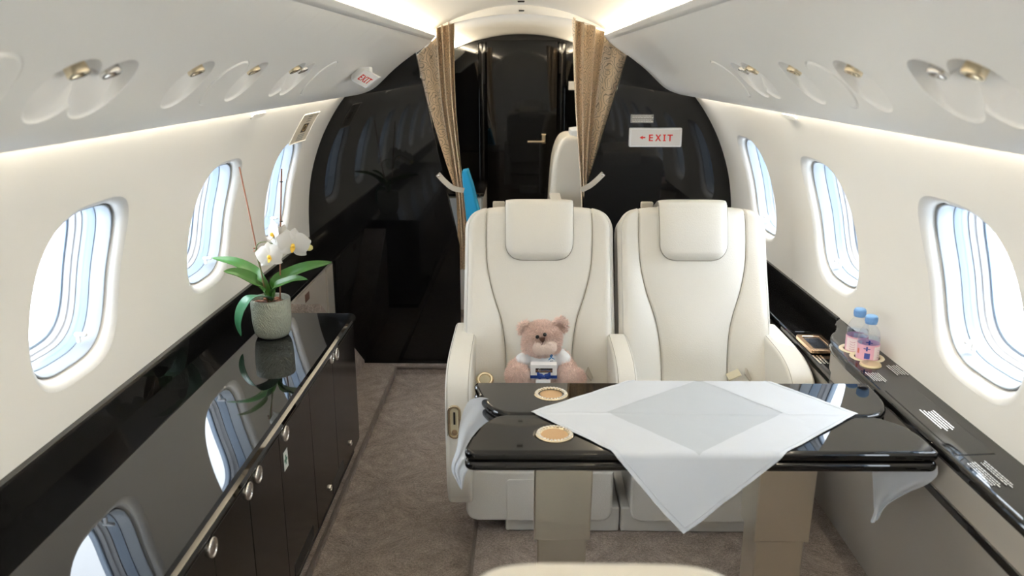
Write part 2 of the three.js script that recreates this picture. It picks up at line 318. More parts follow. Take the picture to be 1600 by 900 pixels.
// overhead panels with their round scoops
const TC = 0.213, TR = 0.0655;
const scoops = {
  '-1': [{ z: -1.185, two: 0.056 }, { z: -1.555 }, { z: -1.745, flush: true, r: 0.07 }, { z: -1.885 }, { z: -2.262, two: 0.05, r: 0.066 }, { z: -2.555, flush: true, r: 0.078 }, { z: -0.5, two: 0.056 }, { z: -0.93, flush: true, r: 0.075 }],
  1: [{ z: -1.105, two: 0.056 }, { z: -1.445 }, { z: -1.59, flush: true, r: 0.066 }, { z: -1.76 }, { z: -2.12, two: 0.05, r: 0.066 }, { z: -2.37, flush: true, r: 0.078 }, { z: -0.45, two: 0.056 }],
};
for (const s of [-1, 1]) {
  const P = psuP(s), tr = structure(s < 0 ? 'trim_1' : 'trim_2');
  const list = scoops[s].slice().sort((a, b) => a.z - b.z);
  const edges = [Z_BULK - 0.0]; for (let i = 0; i < list.length - 1; i++) { const ra = (list[i].r ?? TR) + (list[i].two ?? 0), rb = (list[i + 1].r ?? TR) + (list[i + 1].two ?? 0); const a = list[i].z + ra, b = list[i + 1].z - rb; edges.push((a + b) / 2); } edges.push(Z_FRONT);
  const cells = []; let last;
  list.forEach((h, i) => {
    const r = h.r ?? TR, tw = h.two ?? 0;
    // outline: a circle, or two overlapping circles side by side
    const circ = R => th => { const c = Math.cos(th), sn = Math.sin(th); if (!tw) return [c * R, sn * R]; const f = Math.abs(c) * tw; const d = f + Math.sqrt(Math.max(0, f * f - (tw * tw - R * R))); return [c * d, sn * d]; };
    const z0 = Math.max(edges[i], h.z - r - tw - 0.12), z1 = Math.min(edges[i + 1], h.z + r + tw + 0.12);
    if (z0 > edges[i]) cells.push(cell(P, edges[i], z0, 0, psLen, 10, 48));
    cells.push(cell(P, z0, z1, 0, psLen, 48, 48, { z: h.z, t: TC, contour: circ(r) }));
    if (z1 < edges[i + 1]) cells.push(cell(P, z1, edges[i + 1], 0, psLen, 10, 48));
    const loop = (R, dep, n = 96) => Array.from({ length: n }, (_, k) => { const [dz, dt] = circ(R)(k / n * 2 * Math.PI); return P(TC + dt, h.z + dz, typeof dep === 'function' ? dep(dz, dt) : dep); });
    if (h.flush) {   // flush round cover with a fine shadow gap
      part('gap', loft([loop(r, 0), loop(r - 0.0015, 0.005), loop(r - 0.003, 0)], true), M.psu, tr);
      part('cover_plate', loft([loop(r - 0.003, 0.002), loop(r - 0.0045, -0.0012), loop(r - 0.008, -0.0022), loop(r * 0.6, -0.0025), loop(r * 0.25, -0.0025), loop(0.001, -0.0025)], true), M.psu, tr, 'flush round service cover');
    } else {         // scoop that deepens towards its upper end, with the lamp set at the top
      const D = (dz, dt) => 0.006 + 0.024 * sstep(-0.05, 0.05, dt);
      const rows = [loop(r, 0)]; for (const [f, g] of [[0.985, 0.25], [0.96, 0.6], [0.92, 0.85], [0.82, 0.97], [0.6, 1], [0.3, 1], [0.02, 1]]) rows.push(loop(tw ? Math.max(tw + 0.0005, r * f) : r * f, (dz, dt) => D(dz, dt) * g));
      if (tw) { const c = P(TC, h.z, 0.018); rows.push(rows[rows.length - 1].map(p => p.clone().lerp(c, 0.5)), rows[rows.length - 1].map(p => p.clone().lerp(c, 0.98))); }
      part('scoop', loft(rows, true), M.scoop, tr, 'white scooped recess of a reading light');
      for (const k of tw ? [-1, 1] : [0]) {
        const c = P(TC + 0.030, h.z + k * tw * 0.8, 0.006), ax = P(TC + 0.0, h.z, -0.08).sub(P(TC + 0.03, h.z, 0.006)).normalize();
        const q = new THREE.Quaternion().setFromUnitVectors(V3(0, 1, 0), ax);
        const put = g => g.applyQuaternion(q).translate(c.x, c.y, c.z);
        const lamp = part('reading_lamp', put(lathe([[0, -0.03], [0.013, -0.03], [0.0155, -0.01], [0.0162, 0.003], [0.0145, 0.006], [0.0115, 0.004], [0.0105, 0.0]], 0, 0, 0, 28)), k > 0 || !tw ? M.gold : M.chrome, tr, 'metal reading lamp eyeball');
        part('lens', put(new THREE.CircleGeometry(0.0108, 24).rotateX(-Math.PI / 2)), M.brown, lamp, 'dark lamp lens');
      }
    }
  });
  part('overhead_panel', joined(cells), M.psu, tr);
  // light trough behind the upper edge
  const trough = [[0.387, 1.610], [0.390, 1.613], [0.395, 1.608], [0.402, 1.590], [0.50, 1.588], [0.525, 1.61], [0.525, 1.70]];
  part('light_trough', loft(trough.map(p => [V3(XC + s * p[0], p[1], Z_BULK), V3(XC + s * p[0], p[1], Z_FRONT)])), M.psu, tr);
  part('end_cap', elev([[0.79, 1.36], ...curve2(PS, 30), [0.40, 1.60], [0.52, 1.60], [0.62, 1.55], [0.8, 1.4]].map(p => [XC + s * p[0], p[1]]), Z_BULK - 0.03, Z_BULK + 0.004), M.psu, tr);
  // LED line in the trough
  const led = part('led_strip', box(XC + s * 0.43 - 0.006, 1.592, Z_BULK + 0.03, XC + s * 0.43 + 0.006, 1.598, Z_FRONT - 0.1, 0), M.led, tr, 'warm white light strip in the cove');
  const L = new THREE.RectAreaLight(new THREE.Color(1.0, 0.88, 0.70), 105, 6.5, 0.012); L.position.set(XC + s * 0.43, 1.600, (Z_BULK + Z_FRONT) / 2); L.lookAt(XC + s * 0.40, 2.2, (Z_BULK + Z_FRONT) / 2); L.rotation.z += 0; scene.add(L);
  // wash light set in the lower lip of the panel, shining down the wall
  part('wash_slot', loft([[0.792, 1.3405], [0.789, 1.345], [0.787, 1.372], [0.795, 1.374]].map(p => [V3(XC + s * p[0], p[1], Z_BULK), V3(XC + s * p[0], p[1], Z_FRONT)])), M.psu, tr);
  part('wash_strip', box(XC + s * 0.7905 - 0.003, 1.3655, Z_BULK + 0.05, XC + s * 0.7905 + 0.003, 1.3685, Z_FRONT - 0.1, 0), M.led, tr, 'thin warm light line hidden behind the panel lip');
  const W = new THREE.RectAreaLight(new THREE.Color(1.0, 0.90, 0.76), 60, 6.5, 0.006); W.position.set(XC + s * 0.7905, 1.3645, (Z_BULK + Z_FRONT) / 2); W.lookAt(XC + s * 0.80, 0.4, (Z_BULK + Z_FRONT) / 2); scene.add(W);
  // small clip on the wall under the panel
  const t0 = s < 0 ? -2.62 : -2.51, Pw = wallP(s);
  part('wall_clip', slab([0, 1].map(j => [-1, -0.4, 0.4, 1].map(i => Pw(1.318 + j * 0.014, t0 + i * 0.06, -0.004))), 0.004), M.psu, tr);
}
// ceiling arch
const ceilY = x => 1.744 - 0.68 * x * x;
{
  const c = structure('ceiling');
  const prof = []; for (let i = 0; i <= 40; i++) { const x = lerp(-0.41, 0.41, i / 40); prof.push([x, ceilY(x)]); }
  const full = [[-0.54, 1.645], [-0.48, 1.634], ...prof, [0.48, 1.634], [0.54, 1.645]];
  const zc = [Z_BULK, -2.6, -1.2, 0.2, 1.6, Z_FRONT];
  for (let k = 0; k < 5; k++) part('ceiling_panel', slab([zc[k] + 0.001, (zc[k] + zc[k + 1]) / 2, zc[k + 1] - 0.001].map(z => full.map(p => V3(XC + p[0], p[1], z))), 0.012), M.ceiling, c);
  part('crown', elev([[-1.12, 1.30], [-0.85, 1.60], [-0.5, 1.78], [0, 1.84], [0.5, 1.78], [0.85, 1.60], [1.12, 1.30], [1.14, 1.32], [0.86, 1.63], [0.5, 1.81], [0, 1.87], [-0.5, 1.81], [-0.86, 1.63], [-1.14, 1.32]].map(p => [XC + p[0], p[1]]), Z_AFT - 0.3, Z_FRONT), M.liner, c, 'outer skin above the ceiling');
  part('sensor', box(-0.032, ceilY(0) - 0.006, -3.66, -0.002, ceilY(0) + 0.004, -3.645, 0.002), M.black, c, 'tiny dark sensor slot');
  // aft compartment ceiling, a little lower
  const aft = []; for (let i = 0; i <= 40; i++) { const x = lerp(-0.52, 0.52, i / 40); aft.push([x, 1.705 - 0.42 * x * x]); }
  part('aft_ceiling', slab([Z_AFT, -5, Z_BULK - 0.03].map(z => aft.map(p => V3(XC + p[0], p[1], z))), 0.012), M.ceiling, c);
  part('header', elev([...aft, ...full.filter(p => Math.abs(p[0]) < 0.5).reverse().map(p => [p[0], p[1] + 0.02])].map(p => [XC + p[0], p[1]]), Z_BULK - 0.04, Z_BULK - 0.002), M.ceiling, c, 'white arched header over the doorway');
  part('sensor', box(-0.028, 1.716, Z_BULK - 0.006, -0.004, 1.722, Z_BULK + 0.001, 0.001), M.black, c, 'tiny dark sensor slot');
}
// ends of the cabin
{
  const fw = structure('wall_front');
  part('forward_bulkhead', box(-1.2, -0.1, Z_FRONT, 1.15, 1.9, Z_FRONT + 0.05, 0), M.liner, fw);
  const outline = s => { const o = []; for (let y = 0; y <= 1.34; y += 0.067) o.push([wallW(y) + 0.012, y]); return [...o, ...curve2(PS, 24).map(p => [p[0] - 0.004, p[1] + 0.012])].map(p => [XC + s * p[0], p[1]]); };
  const bw = structure('wall_back');
  const left = outline(-1).filter(p => p[0] < -0.5), right = outline(1).filter(p => p[0] > 0.45);
  part('bulkhead_panel', elev([[-0.318, 0.0], ...left, [-0.507, 1.535], [-0.318, 0.62]].reverse(), Z_BULK - 0.03, Z_BULK, 0.003), M.bulkhead, bw, 'glossy black lacquered bulkhead on the sideboard side');
  part('bulkhead_panel', elev([[0.285, 0.0], ...right, [0.475, 1.53], [0.285, 0.86]], Z_BULK - 0.03, Z_BULK, 0.003), M.bulkhead, bw, 'glossy black lacquered bulkhead behind the seats');
}
// aft compartment: black lacquered side cabinets, overhead panels, end wall and door
{
  const aw = structure('wall_aft');
  part('cabinet_wall', box(-0.78, 0, Z_AFT, -0.62, 1.42, Z_BULK - 0.5, 0.01), M.lacquer, aw);
  part('cabinet_wall', box(0.72, 0, Z_AFT, 0.90, 1.42, Z_BULK - 0.04, 0.01), M.lacquer, aw);
  for (const s of [-1, 1]) {
    const rows = curve2(PS, 24).map(p => [Z_AFT, Z_BULK - 0.03].map(z => V3(XC + s * (p[0] + 0.03), p[1] - 0.03, z)));
    part('overhead_panel', loft(rows), M.psu, aw);
    part('light_trough', loft([[0.415, 1.588], [0.43, 1.575], [0.53, 1.575], [0.55, 1.6], [0.53, 1.56 + 0.09]].map(p => [V3(XC + s * p[0], p[1], Z_AFT), V3(XC + s * p[0], p[1], Z_BULK - 0.04)])), M.psu, aw);
    part('led_strip', box(XC + s * 0.45 - 0.006, 1.580, Z_AFT + 0.1, XC + s * 0.45 + 0.006, 1.586, Z_BULK - 0.1, 0), M.led, aw);
    const L = new THREE.RectAreaLight(new THREE.Color(1.0, 0.88, 0.70), 120, 2.1, 0.012); L.position.set(XC + s * 0.45, 1.588, (Z_AFT + Z_BULK) / 2); L.lookAt(XC + s * 0.42, 2.2, (Z_AFT + Z_BULK) / 2); scene.add(L);
  }
  part('end_wall', elev([[-1.1, 0], [-1.1, 1.75], [1.1, 1.75], [1.1, 0]], Z_AFT - 0.08, Z_AFT - 0.02), M.lacquer, aw);
  for (const x of [-0.315, 0.275]) part('door_post', [box(x - 0.03, 0, Z_AFT - 0.02, x + 0.03, 1.66, Z_AFT + 0.05, 0.028, 5)], M.lacquer, aw, 'rounded glossy black door post');
  const d = structure('door_1');
  part('door_leaf', box(-0.285, 0.01, Z_AFT - 0.02, 0.245, 1.66, Z_AFT + 0.012, 0.006), M.bulkhead, d, 'glossy black door');
  const hp = V3(0.145, 0.93, Z_AFT + 0.014);
  const h = part('handle_plate', box(hp.x - 0.024, hp.y - 0.02, hp.z, hp.x + 0.024, hp.y + 0.06, hp.z + 0.03, 0.014, 4), M.gold, d, 'pale gold door handle plate');
  part('handle_lever', box(hp.x - 0.125, hp.y - 0.009, hp.z + 0.03, hp.x + 0.01, hp.y + 0.007, hp.z + 0.045, 0.005), M.gold, h);
}

// ------------------------------------------------------------------ left side: sideboard, backsplash, far side panel
const YS = 0.568, XF = -0.648;
{
  const t = thing('sideboard', 'long low glossy black sideboard with silver push latches under the oval windows', 'sideboard', [-0.85, 0, -1.6]);
  const zA = -2.925, zB = 0.2;
  part('carcass', box(-1.06, 0.03, zA + 0.01, XF - 0.012, YS - 0.03, zB, 0.003), M.lacquerFront, t);
  part('plinth', box(-1.06, 0.0, zA + 0.03, XF - 0.02, 0.032, zB, 0.002), M.black, t);
  // top with a rounded nose along the aisle edge
  const nose = [[-1.062, YS], [XF - 0.012, YS], [XF - 0.002, YS - 0.0025], [XF + 0.006, YS - 0.009], [XF + 0.009, YS - 0.018], [XF + 0.006, YS - 0.027], [XF - 0.004, YS - 0.033], [-1.062, YS - 0.033]];
  part('worktop', elev(nose.slice().reverse(), zA, zB, 0.002), M.lacquer, t, 'mirror-like black lacquer top');
  const seam = [zA + 0.012, -2.557, -2.256, -1.945, -1.70, -1.475, -1.0, -0.5, 0.19];
  for (let i = 0; i < seam.length - 1; i++) part('door', box(XF - 0.014, 0.055, seam[i] + 0.0012, XF, YS - 0.040, seam[i + 1] - 0.0012, 0.0018), M.lacquerFront, t);
  const knob = (u, v, r) => { const p = onX(u, v, XF); const g = lathe([[0, 0.006], [r * 0.55, 0.0055], [r * 0.72, 0.004], [r * 0.78, 0.0035], [r * 0.82, 0.006], [r * 0.93, 0.0065], [r, 0.003], [r, -0.004]], 0, 0, 0, 32).rotateZ(-Math.PI / 2).translate(XF, p.y, p.z); part('push_latch', g, M.chrome, t, 'round silver push latch'); };
  for (const [u, v] of [[330, 855], [387, 767], [402, 741], [445, 677], [517, 558], [525, 553]]) knob(u, v, 0.0225);
  for (const [u, v] of [[515, 762], [547, 692]]) knob(u, v, 0.011);
  for (const [za, zb] of [[-2.20, -1.99], [-2.63, -2.46], [-1.70, -1.50]]) part('vent_slot', box(XF - 0.006, 0.062, za, XF + 0.0012, 0.108, zb, 0.002), M.black, t, 'dark ventilation slot near the floor');
  const p = onX(446, 718, XF);
  const cross = canvasTex(64, 96, (x, w, h) => { x.fillStyle = '#e9efec'; x.fillRect(0, 0, w, h); x.fillStyle = '#1c6a55'; x.fillRect(24, 24, 16, 48); x.fillRect(10, 40, 44, 16); });
  part('first_aid_sticker', new THREE.PlaneGeometry(0.038, 0.055).rotateY(Math.PI / 2).translate(XF + 0.0013, p.y, p.z), printMat(cross), t, 'white sticker with a green cross');
}
{
  const t = structure('trim_3');
  part('backsplash', elev([[-1.085, YS - 0.01], [-1.053, YS - 0.01], [-1.041, 0.655], [-1.085, 0.655]], -2.93, Z_FRONT - 0.1), M.lacquer, t, 'black lacquer strip under the left wall');
  part('backsplash_cap', box(-1.075, 0.653, Z_BULK + 0.004, -1.043, 0.664, Z_FRONT - 0.1, 0.003), M.satin, t, 'dark cap along the wall');
  part('far_ledge', box(-1.075, 0.55, Z_BULK + 0.004, -0.945, 0.566, -2.93, 0.003), M.lacquer, t, 'black ledge behind the sideboard');
  part('far_backsplash', box(-1.075, 0.56, Z_BULK + 0.004, -1.045, 0.655, -2.93, 0.002), M.lacquer, t);
}
{
  const t = thing('side_cabinet', 'light grey side cabinet with a finger slot between the black sideboard and bulkhead', 'cabinet', [-1.0, 0, -3.4]);
  part('front_panel', box(-1.06, 0.0, Z_BULK + 0.006, -0.955, 0.549, -2.94, 0.003), M.panelGrey, t);
  part('door', box(-0.957, 0.30, -3.72, -0.949, 0.535, -3.16, 0.002), M.panelGrey, t);
  part('drawer', box(-0.957, 0.05, -3.72, -0.949, 0.292, -3.16, 0.002), M.panelGrey, t);
  part('stile', box(-0.957, 0.05, -3.86, -0.946, 0.535, -3.74, 0.002), M.panelGrey, t);
  const p = onX(480, 464, -0.949);
  part('finger_slot', [box(-0.952, p.y - 0.018, p.z - 0.035, -0.9475, p.y + 0.018, p.z + 0.035, 0.002)], M.brown, t, 'dark recessed finger slot');
}
{
  const g = side([[-3.10, 0], [-3.10, 0.55], [-3.885, 0.02], [-3.885, 0]], -0.945, -0.817, 0.004);
  single('carpeted_gusset', g, M.carpet, 'carpeted triangular gusset sloping down to the black bulkhead', 'gusset', [-0.88, 0, -3.5]);
}

// ------------------------------------------------------------------ orchid on the sideboard
{
  const px = -0.873, pz = -2.655, y0 = YS;
  const t = thing('potted_orchid', 'white moth orchid in a pale green crackled pot on the black sideboard', 'plant', [px, y0, pz]);
  const R = 0.067, HP = 0.137;
  const pot = part('pot', lathe([[0, 0.0], [0.045, 0.0], [0.054, 0.006], [0.061, 0.02], [0.0655, 0.05], [R, 0.09], [R, HP - 0.003], [R - 0.002, HP], [R - 0.006, HP], [R - 0.008, HP - 0.004], [R - 0.009, 0.10]], px, y0, pz, 56), M.glaze, t, 'pale green glazed pot with a crackled surface');
  part('potting_bark', lathe([[0, 0.120], [0.02, 0.123], [0.04, 0.118], [0.0585, 0.115]], px, y0, pz, 24), M.soil, t);
  for (let i = 0; i < 26; i++) { const a = rnd() * 6.28, r = 0.052 * Math.sqrt(rnd()); part('bark_chip', new THREE.DodecahedronGeometry(0.006 + 0.004 * rnd(), 0).scale(1, 0.6, 1.3).rotateY(rnd() * 6).translate(px + Math.cos(a) * r, y0 + 0.122, pz + Math.sin(a) * r), M.stake, t); }
  const Q = (u, v, dz = 0) => onZ(u, v, -pz + dz);
  function leaf(pts, wmax, mat, fold = 0.25, tilt = 0, across = null) {
    const c = new THREE.CatmullRomCurve3(pts), n = 26, rows = [];
    for (let i = 0; i <= n; i++) {
      const s = i / n, p = c.getPointAt(s), d = c.getTangentAt(s);
      let w = across ? across.clone().addScaledVector(d, -across.dot(d)).normalize() : V3(0, 1, 0).cross(d).normalize(); const up = d.clone().cross(w).normalize();
      w = w.applyAxisAngle(d, tilt); const u2 = up.clone().applyAxisAngle(d, tilt);
      const W = wmax * Math.pow(Math.sin(Math.PI * Math.min(1, 0.10 + 0.9 * s)), 0.62) * (s > 0.97 ? 0.55 : 1);
      rows.push([-1, -0.66, -0.33, 0, 0.33, 0.66, 1].map(k => p.clone().addScaledVector(w, W * k).addScaledVector(u2, Math.abs(k) * W * fold)));
    }
    part('leaf', slab(rows, 0.0016), mat, t);
  }
  const base = Q(430, 462).setY(y0 + 0.13); base.x = px + 0.005;
  const b = (dx, dy, dz = 0) => V3(base.x + dx, base.y + dy, pz + dz);
  leaf([b(0, 0), b(-0.03, 0.06, 0.0), Q(400, 428, 0.02), Q(370, 411, 0.03), Q(331, 403, 0.04)], 0.021, M.leaf, 0.3, -0.65);
  leaf([b(0, 0), b(-0.025, 0.045, 0.02), Q(400, 441, -0.05), Q(372, 427, -0.08), Q(349, 424, -0.10)], 0.026, M.leaf, 0.3, -0.75);
  leaf([b(0.005, 0), b(0.02, 0.06, 0), Q(450, 430, 0.03), Q(480, 418, 0.04), Q(519, 410, 0.05)], 0.025, M.leaf, 0.3, 0.65);
  leaf([b(0.005, 0), b(0.02, 0.05, 0.02), Q(444, 442, -0.03), Q(462, 436, -0.04), Q(481, 437, -0.05)], 0.018, M.leaf, 0.3, 0.6);
  leaf([b(-0.005, 0), Q(412, 464, -0.05), Q(392, 466, -0.08), Q(378, 482, -0.09), Q(373, 503, -0.095), Q(377, 525, -0.10)], 0.026, M.leafPale, 0.15, 0.0, V3(0.75, 0.1, 0.55));
  // stakes and flower stalk
  part('stake', tube([Q(418, 466, -0.01).setY(y0 + 0.11), Q(396, 365), Q(374, 261)], 0.0027, 12, 8), M.stake, t, 'brown support stake leaning left');
  part('stake', tube([Q(437, 466, 0.02).setY(y0 + 0.11), Q(438, 370, 0.02), Q(440, 264, 0.02)], 0.0027, 12, 8), M.stake, t, 'brown upright support stake');
  for (const v of [284, 346]) part('clip', new THREE.TorusGeometry(0.0045, 0.0015, 6, 16).rotateX(Math.PI / 2).translate(...Q(439.5, v, 0.02).toArray()), M.black, t);
  part('flower_stalk', taperTube([Q(420, 465, -0.005).setY(y0 + 0.115), Q(410, 430, -0.01), Q(400, 392, -0.01), Q(403, 381, -0.015), Q(414, 378, -0.02), Q(426, 381, -0.03)], [0.0030, 0.0026, 0.0022, 0.0018], 30, 8), M.stem, t, 'arching green flower stalk');
  part('flower_stalk', taperTube([Q(438, 400, 0.01), Q(440, 372, 0.0), Q(450, 366, -0.02), Q(470, 376, -0.02), Q(484, 385, -0.02)], [0.0026, 0.0022, 0.0018, 0.0015], 24, 8), M.stem, t);
  for (const v of [392, 388]) part('clip', new THREE.TorusGeometry(0.0055, 0.0018, 6, 16).rotateX(Math.PI / 2).translate(...Q(398.5, v, -0.005).toArray()), M.stake, t);
  function flower(u, v, dz, size, yaw, pitch, roll) {
    const c = Q(u, v, dz), q = new THREE.Quaternion().setFromEuler(new THREE.Euler(pitch, yaw, roll, 'YXZ'));
    const f = new THREE.Group(); f.name = 'flower'; t.add(f); origins.set(f, originOf(t));
    const petal = (ang, len, wid, cup, name, mat) => {
      const rows = []; for (let i = 0; i <= 10; i++) { const s = i / 10, W = wid * Math.pow(Math.sin(Math.PI * (0.06 + 0.9 * s)), 0.7), row = []; for (let j = -4; j <= 4; j++) { const k = j / 4; const x = k * W, y = s * len * (1 - 0.08 * k * k), z = -cup * (s * s) * len + 0.10 * W * (1 - k * k) + 0.04 * len * Math.sin(k * 3 + s * 4) * s; const v2 = V3(x, y, z).applyAxisAngle(V3(0, 0, 1), ang).applyQuaternion(q).add(c); row.push(v2); } rows.push(row); }
      part(name, slab(rows, 0.0008), mat, f);
    };
    for (const a of [0, 2.2, -2.2]) petal(a, size * 0.95, size * 0.36, 0.12, 'sepal', M.petal);
    for (const a of [1.25, -1.25]) petal(a, size * 1.02, size * 0.60, 0.05, 'petal', M.petal);
    petal(Math.PI, size * 0.42, size * 0.14, -0.7, 'lip', M.lip);
    part('column', new THREE.SphereGeometry(size * 0.11, 12, 10).scale(1, 1.2, 1.4).applyQuaternion(q).translate(...c.clone().add(V3(0, -size * 0.06, size * 0.1).applyQuaternion(q)).toArray()), M.lip, f, 'yellow orchid throat');
  }
  flower(421, 400, -0.06, 0.050, -0.1, -0.1, 0.15);
  flower(427, 365, -0.03, 0.052, -0.9, 0.0, 0.5);
  flower(441, 374, -0.045, 0.054, -0.4, 0.05, -0.2);
  flower(458, 382, -0.06, 0.058, 0.15, 0.0, -0.15);
  part('bud', new THREE.SphereGeometry(0.012, 16, 12).scale(1.1, 0.9, 0.9).translate(...Q(483, 387, -0.03).toArray()), M.bud, t, 'pale yellow flower bud');
}

// ------------------------------------------------------------------ seats
const seatSeam = cubic([[0.0, 0.112], [0.12, 0.114], [0.22, 0.128], [0.33, 0.162], [0.42, 0.180], [0.56, 0.185], [0.62, 0.182]]);
function makeSeat(label, arms, base) {
  const t = thing('passenger_seat', label, 'seat', [0, 0, 0], 'cream leather cabin seats');
  const local = (name, geo, mat, parent = t, lab) => part(name, geo, mat, parent, lab);
  // back: local x across, h up along the back; placed by tilt() onto the reclined plane
  const Y0 = 0.40, Z0 = -0.07, REC = 0.36, HB = 0.625, HWID = 0.258;
  const tilt = (x, h, d) => V3(x, Y0 + h * Math.cos(REC) + d * Math.sin(REC), Z0 - h * Math.sin(REC) + d * Math.cos(REC));
  const halfW = h => { const r = 0.085, k = HB - h; return k >= r ? HWID : HWID - r + Math.sqrt(Math.max(0, r * r - (r - k) * (r - k))); };
  const front = (x, h) => { // padded front face of the back
    const sx = seatSeam(h), ax = Math.abs(x), hw = halfW(h);
    const bol = ax > sx ? Math.sin(Math.PI * clamp((ax - sx) / Math.max(0.02, hw - sx)) * 0.62) * lerp(0.050, 0.012, sstep(0.10, 0.52, h)) : 0;
    const groove = 0.007 * Math.exp(-Math.pow((ax - sx) / 0.0032, 2));
    const mid = ax < sx ? 0.012 * (1 - Math.pow(ax / sx, 4)) + 0.020 * Math.exp(-Math.pow((h - 0.14) / 0.10, 2)) * (1 - Math.pow(ax / sx, 2)) : 0;
    const edge = 0.030 * Math.pow(clamp((ax - (hw - 0.035)) / 0.035), 2.2), top = 0.03 * Math.pow(clamp((h - (HB - 0.035)) / 0.035), 2.2);
    return 0.055 + bol + mid - groove - edge - top;
  };
  const us = []; // columns that follow the seam
  const cols = h => { const sx = seatSeam(h), hw = halfW(h), a = []; for (let i = 0; i <= 12; i++) a.push(lerp(0, sx - 0.008, i / 12)); a.push(sx - 0.0055, sx - 0.003, sx - 0.001, sx + 0.001, sx + 0.003, sx + 0.0055); const o = sx + 0.008; for (let i = 0; i <= 14; i++) a.push(lerp(o, Math.max(o, hw), 1 - Math.pow(1 - i / 14, 1.5))); return [...a.slice(1).reverse().map(x => -x), ...a]; };
  const hs = []; for (let i = 0; i <= 52; i++) hs.push(HB * (1 - Math.pow(1 - i / 52, 1.35)));
  const seamClamp = h => Math.min(seatSeam(h), halfW(h) - 0.012);
  const fr = hs.map(h => cols(h).map(x => { const hw = halfW(h); const xx = Math.max(-hw, Math.min(hw, x)); return tilt(xx, h, front(xx, h)); }));
  local('back_cushion', loft(fr, false, (i, j, p) => [p.x, p.y]), M.leather, t, 'cream leather backrest with curved side bolsters');
  // shell behind
  const shell = hs.map(h => { const hw = halfW(h), row = []; for (let i = 0; i <= 24; i++) { const k = lerp(-1, 1, i / 24); row.push(tilt(k * hw, h, -0.055 - 0.02 * (1 - Math.pow(k, 6)))); } return row; });
  const rimA = [], rimB = []; hs.forEach((h, j) => { rimA.push(fr[j][0]); rimB.push(shell[j][0]); }); for (let i = 0; i <= 24; i++) { const k = lerp(-1, 1, i / 24), hw = halfW(HB); rimA.push(tilt(k * hw, HB, front(k * hw, HB))); rimB.push(shell[52][i]); } hs.slice().reverse().forEach((h, j) => { const n = 52 - j; rimA.push(fr[n][fr[n].length - 1]); rimB.push(shell[n][24]); });
  const mid = k => rimA.map((p, i) => p.clone().lerp(rimB[i], k));
  local('back_shell', [loft(shell), loft([rimA, mid(0.15), mid(0.5), mid(0.85), rimB])], M.leatherSide, t);
  // stitching lines
  for (const s of [-1, 1]) {
    const pts = []; for (let i = 0; i <= 24; i++) { const h = lerp(0.005, 0.60, i / 24), x = s * seamClamp(h); pts.push(tilt(x, h, front(x, h) + 0.001)); }
    local('seam', tube(pts, 0.0016, 48, 5), M.thread, t);
    const e = []; for (let i = 0; i <= 30; i++) { const h = lerp(0.16, HB - 0.004, i / 30), x = s * (halfW(h) - 0.012); e.push(tilt(x, h, front(x, h) + 0.0005)); }
    local('piping', tube(e, 0.0018, 60, 5), M.leatherSide, t);
  }
  // headrest pad hung over the top of the back
  {
    const hw = 0.117, h0 = 0.432, h1 = HB + 0.022, n = 30, rows = [];
    const half = h => { const r = 0.055, k = h - h0; return k >= r ? lerp(hw * 0.985, hw, (h - h0) / (h1 - h0)) : hw * 0.985 - r + Math.sqrt(Math.max(0, r * r - (r - k) * (r - k))); };
    const depth = (k, h) => 0.067 + 0.026 * Math.pow(1 - Math.pow(Math.abs(k), 5), 0.5) * Math.pow(clamp((h - h0) / 0.02), 0.5) + 0.01 * Math.sin(Math.PI * clamp((h - h0) / (h1 - h0)));
    for (let j = 0; j <= n; j++) { const h = h0 + (h1 - 0.022 - h0) * (1 - Math.pow(1 - j / n, 1.0)); const row = []; for (let i = 0; i <= 26; i++) { const q = lerp(-1, 1, i / 26), k = Math.sign(q) * (1 - Math.pow(1 - Math.abs(q), 1.7)); row.push(tilt(k * half(h), h, depth(k, h))); } rows.push(row); }
    for (const [a, hh] of [[0.35, 0.4], [0.7, 0.72], [1.1, 0.92], [1.57, 1]]) { const row = []; for (let i = 0; i <= 26; i++) { const q = lerp(-1, 1, i / 26), k = Math.sign(q) * (1 - Math.pow(1 - Math.abs(q), 1.7)); const d0 = depth(k, h1 - 0.022); row.push(tilt(k * hw, h1 - 0.022 + 0.022 * Math.sin(a), d0 - 0.045 * (1 - Math.cos(a)))); } rows.push(row); }
    for (const d of [0.0, -0.04, -0.075]) rows.push(Array.from({ length: 27 }, (_, i) => { const q = lerp(-1, 1, i / 26), k = Math.sign(q) * (1 - Math.pow(1 - Math.abs(q), 1.7)); return tilt(k * hw * (d < -0.07 ? 0.97 : 1), d < -0.07 ? h1 - 0.012 : h1 - 0.001, d); }));
    rows.push(rows[rows.length - 1].map((p, i) => { const q = lerp(-1, 1, i / 26), k = Math.sign(q) * (1 - Math.pow(1 - Math.abs(q), 1.7)); return tilt(k * hw * 0.97, HB - 0.06, -0.08); }));
    const head = local('headrest', loft(rows, false, (i, j, p) => [p.x, p.y]), M.leather, t, 'cream leather headrest pad');
    const edge = []; for (let j = n; j >= 0; j--) edge.push(rows[j][0]); for (let i = 1; i < 26; i++) edge.push(rows[0][i]); for (let j = 0; j <= n; j++) edge.push(rows[j][26]);
    part('piping', tube(edge, 0.0022, 120, 6), M.thread, head);
    // side walls of the pad down to the back
    const sw = [-1, 1].map(s => loft([rows.slice(0, n + 1).map(r => r[s < 0 ? 0 : 26]), rows.slice(0, n + 1).map((r, j) => { const h = h0 + (h1 - 0.022 - h0) * (j / n); return tilt(s * half(h), h, 0.03); })]));
    for (const g of sw) part('pad_side', g, M.leatherSide, head);
  }
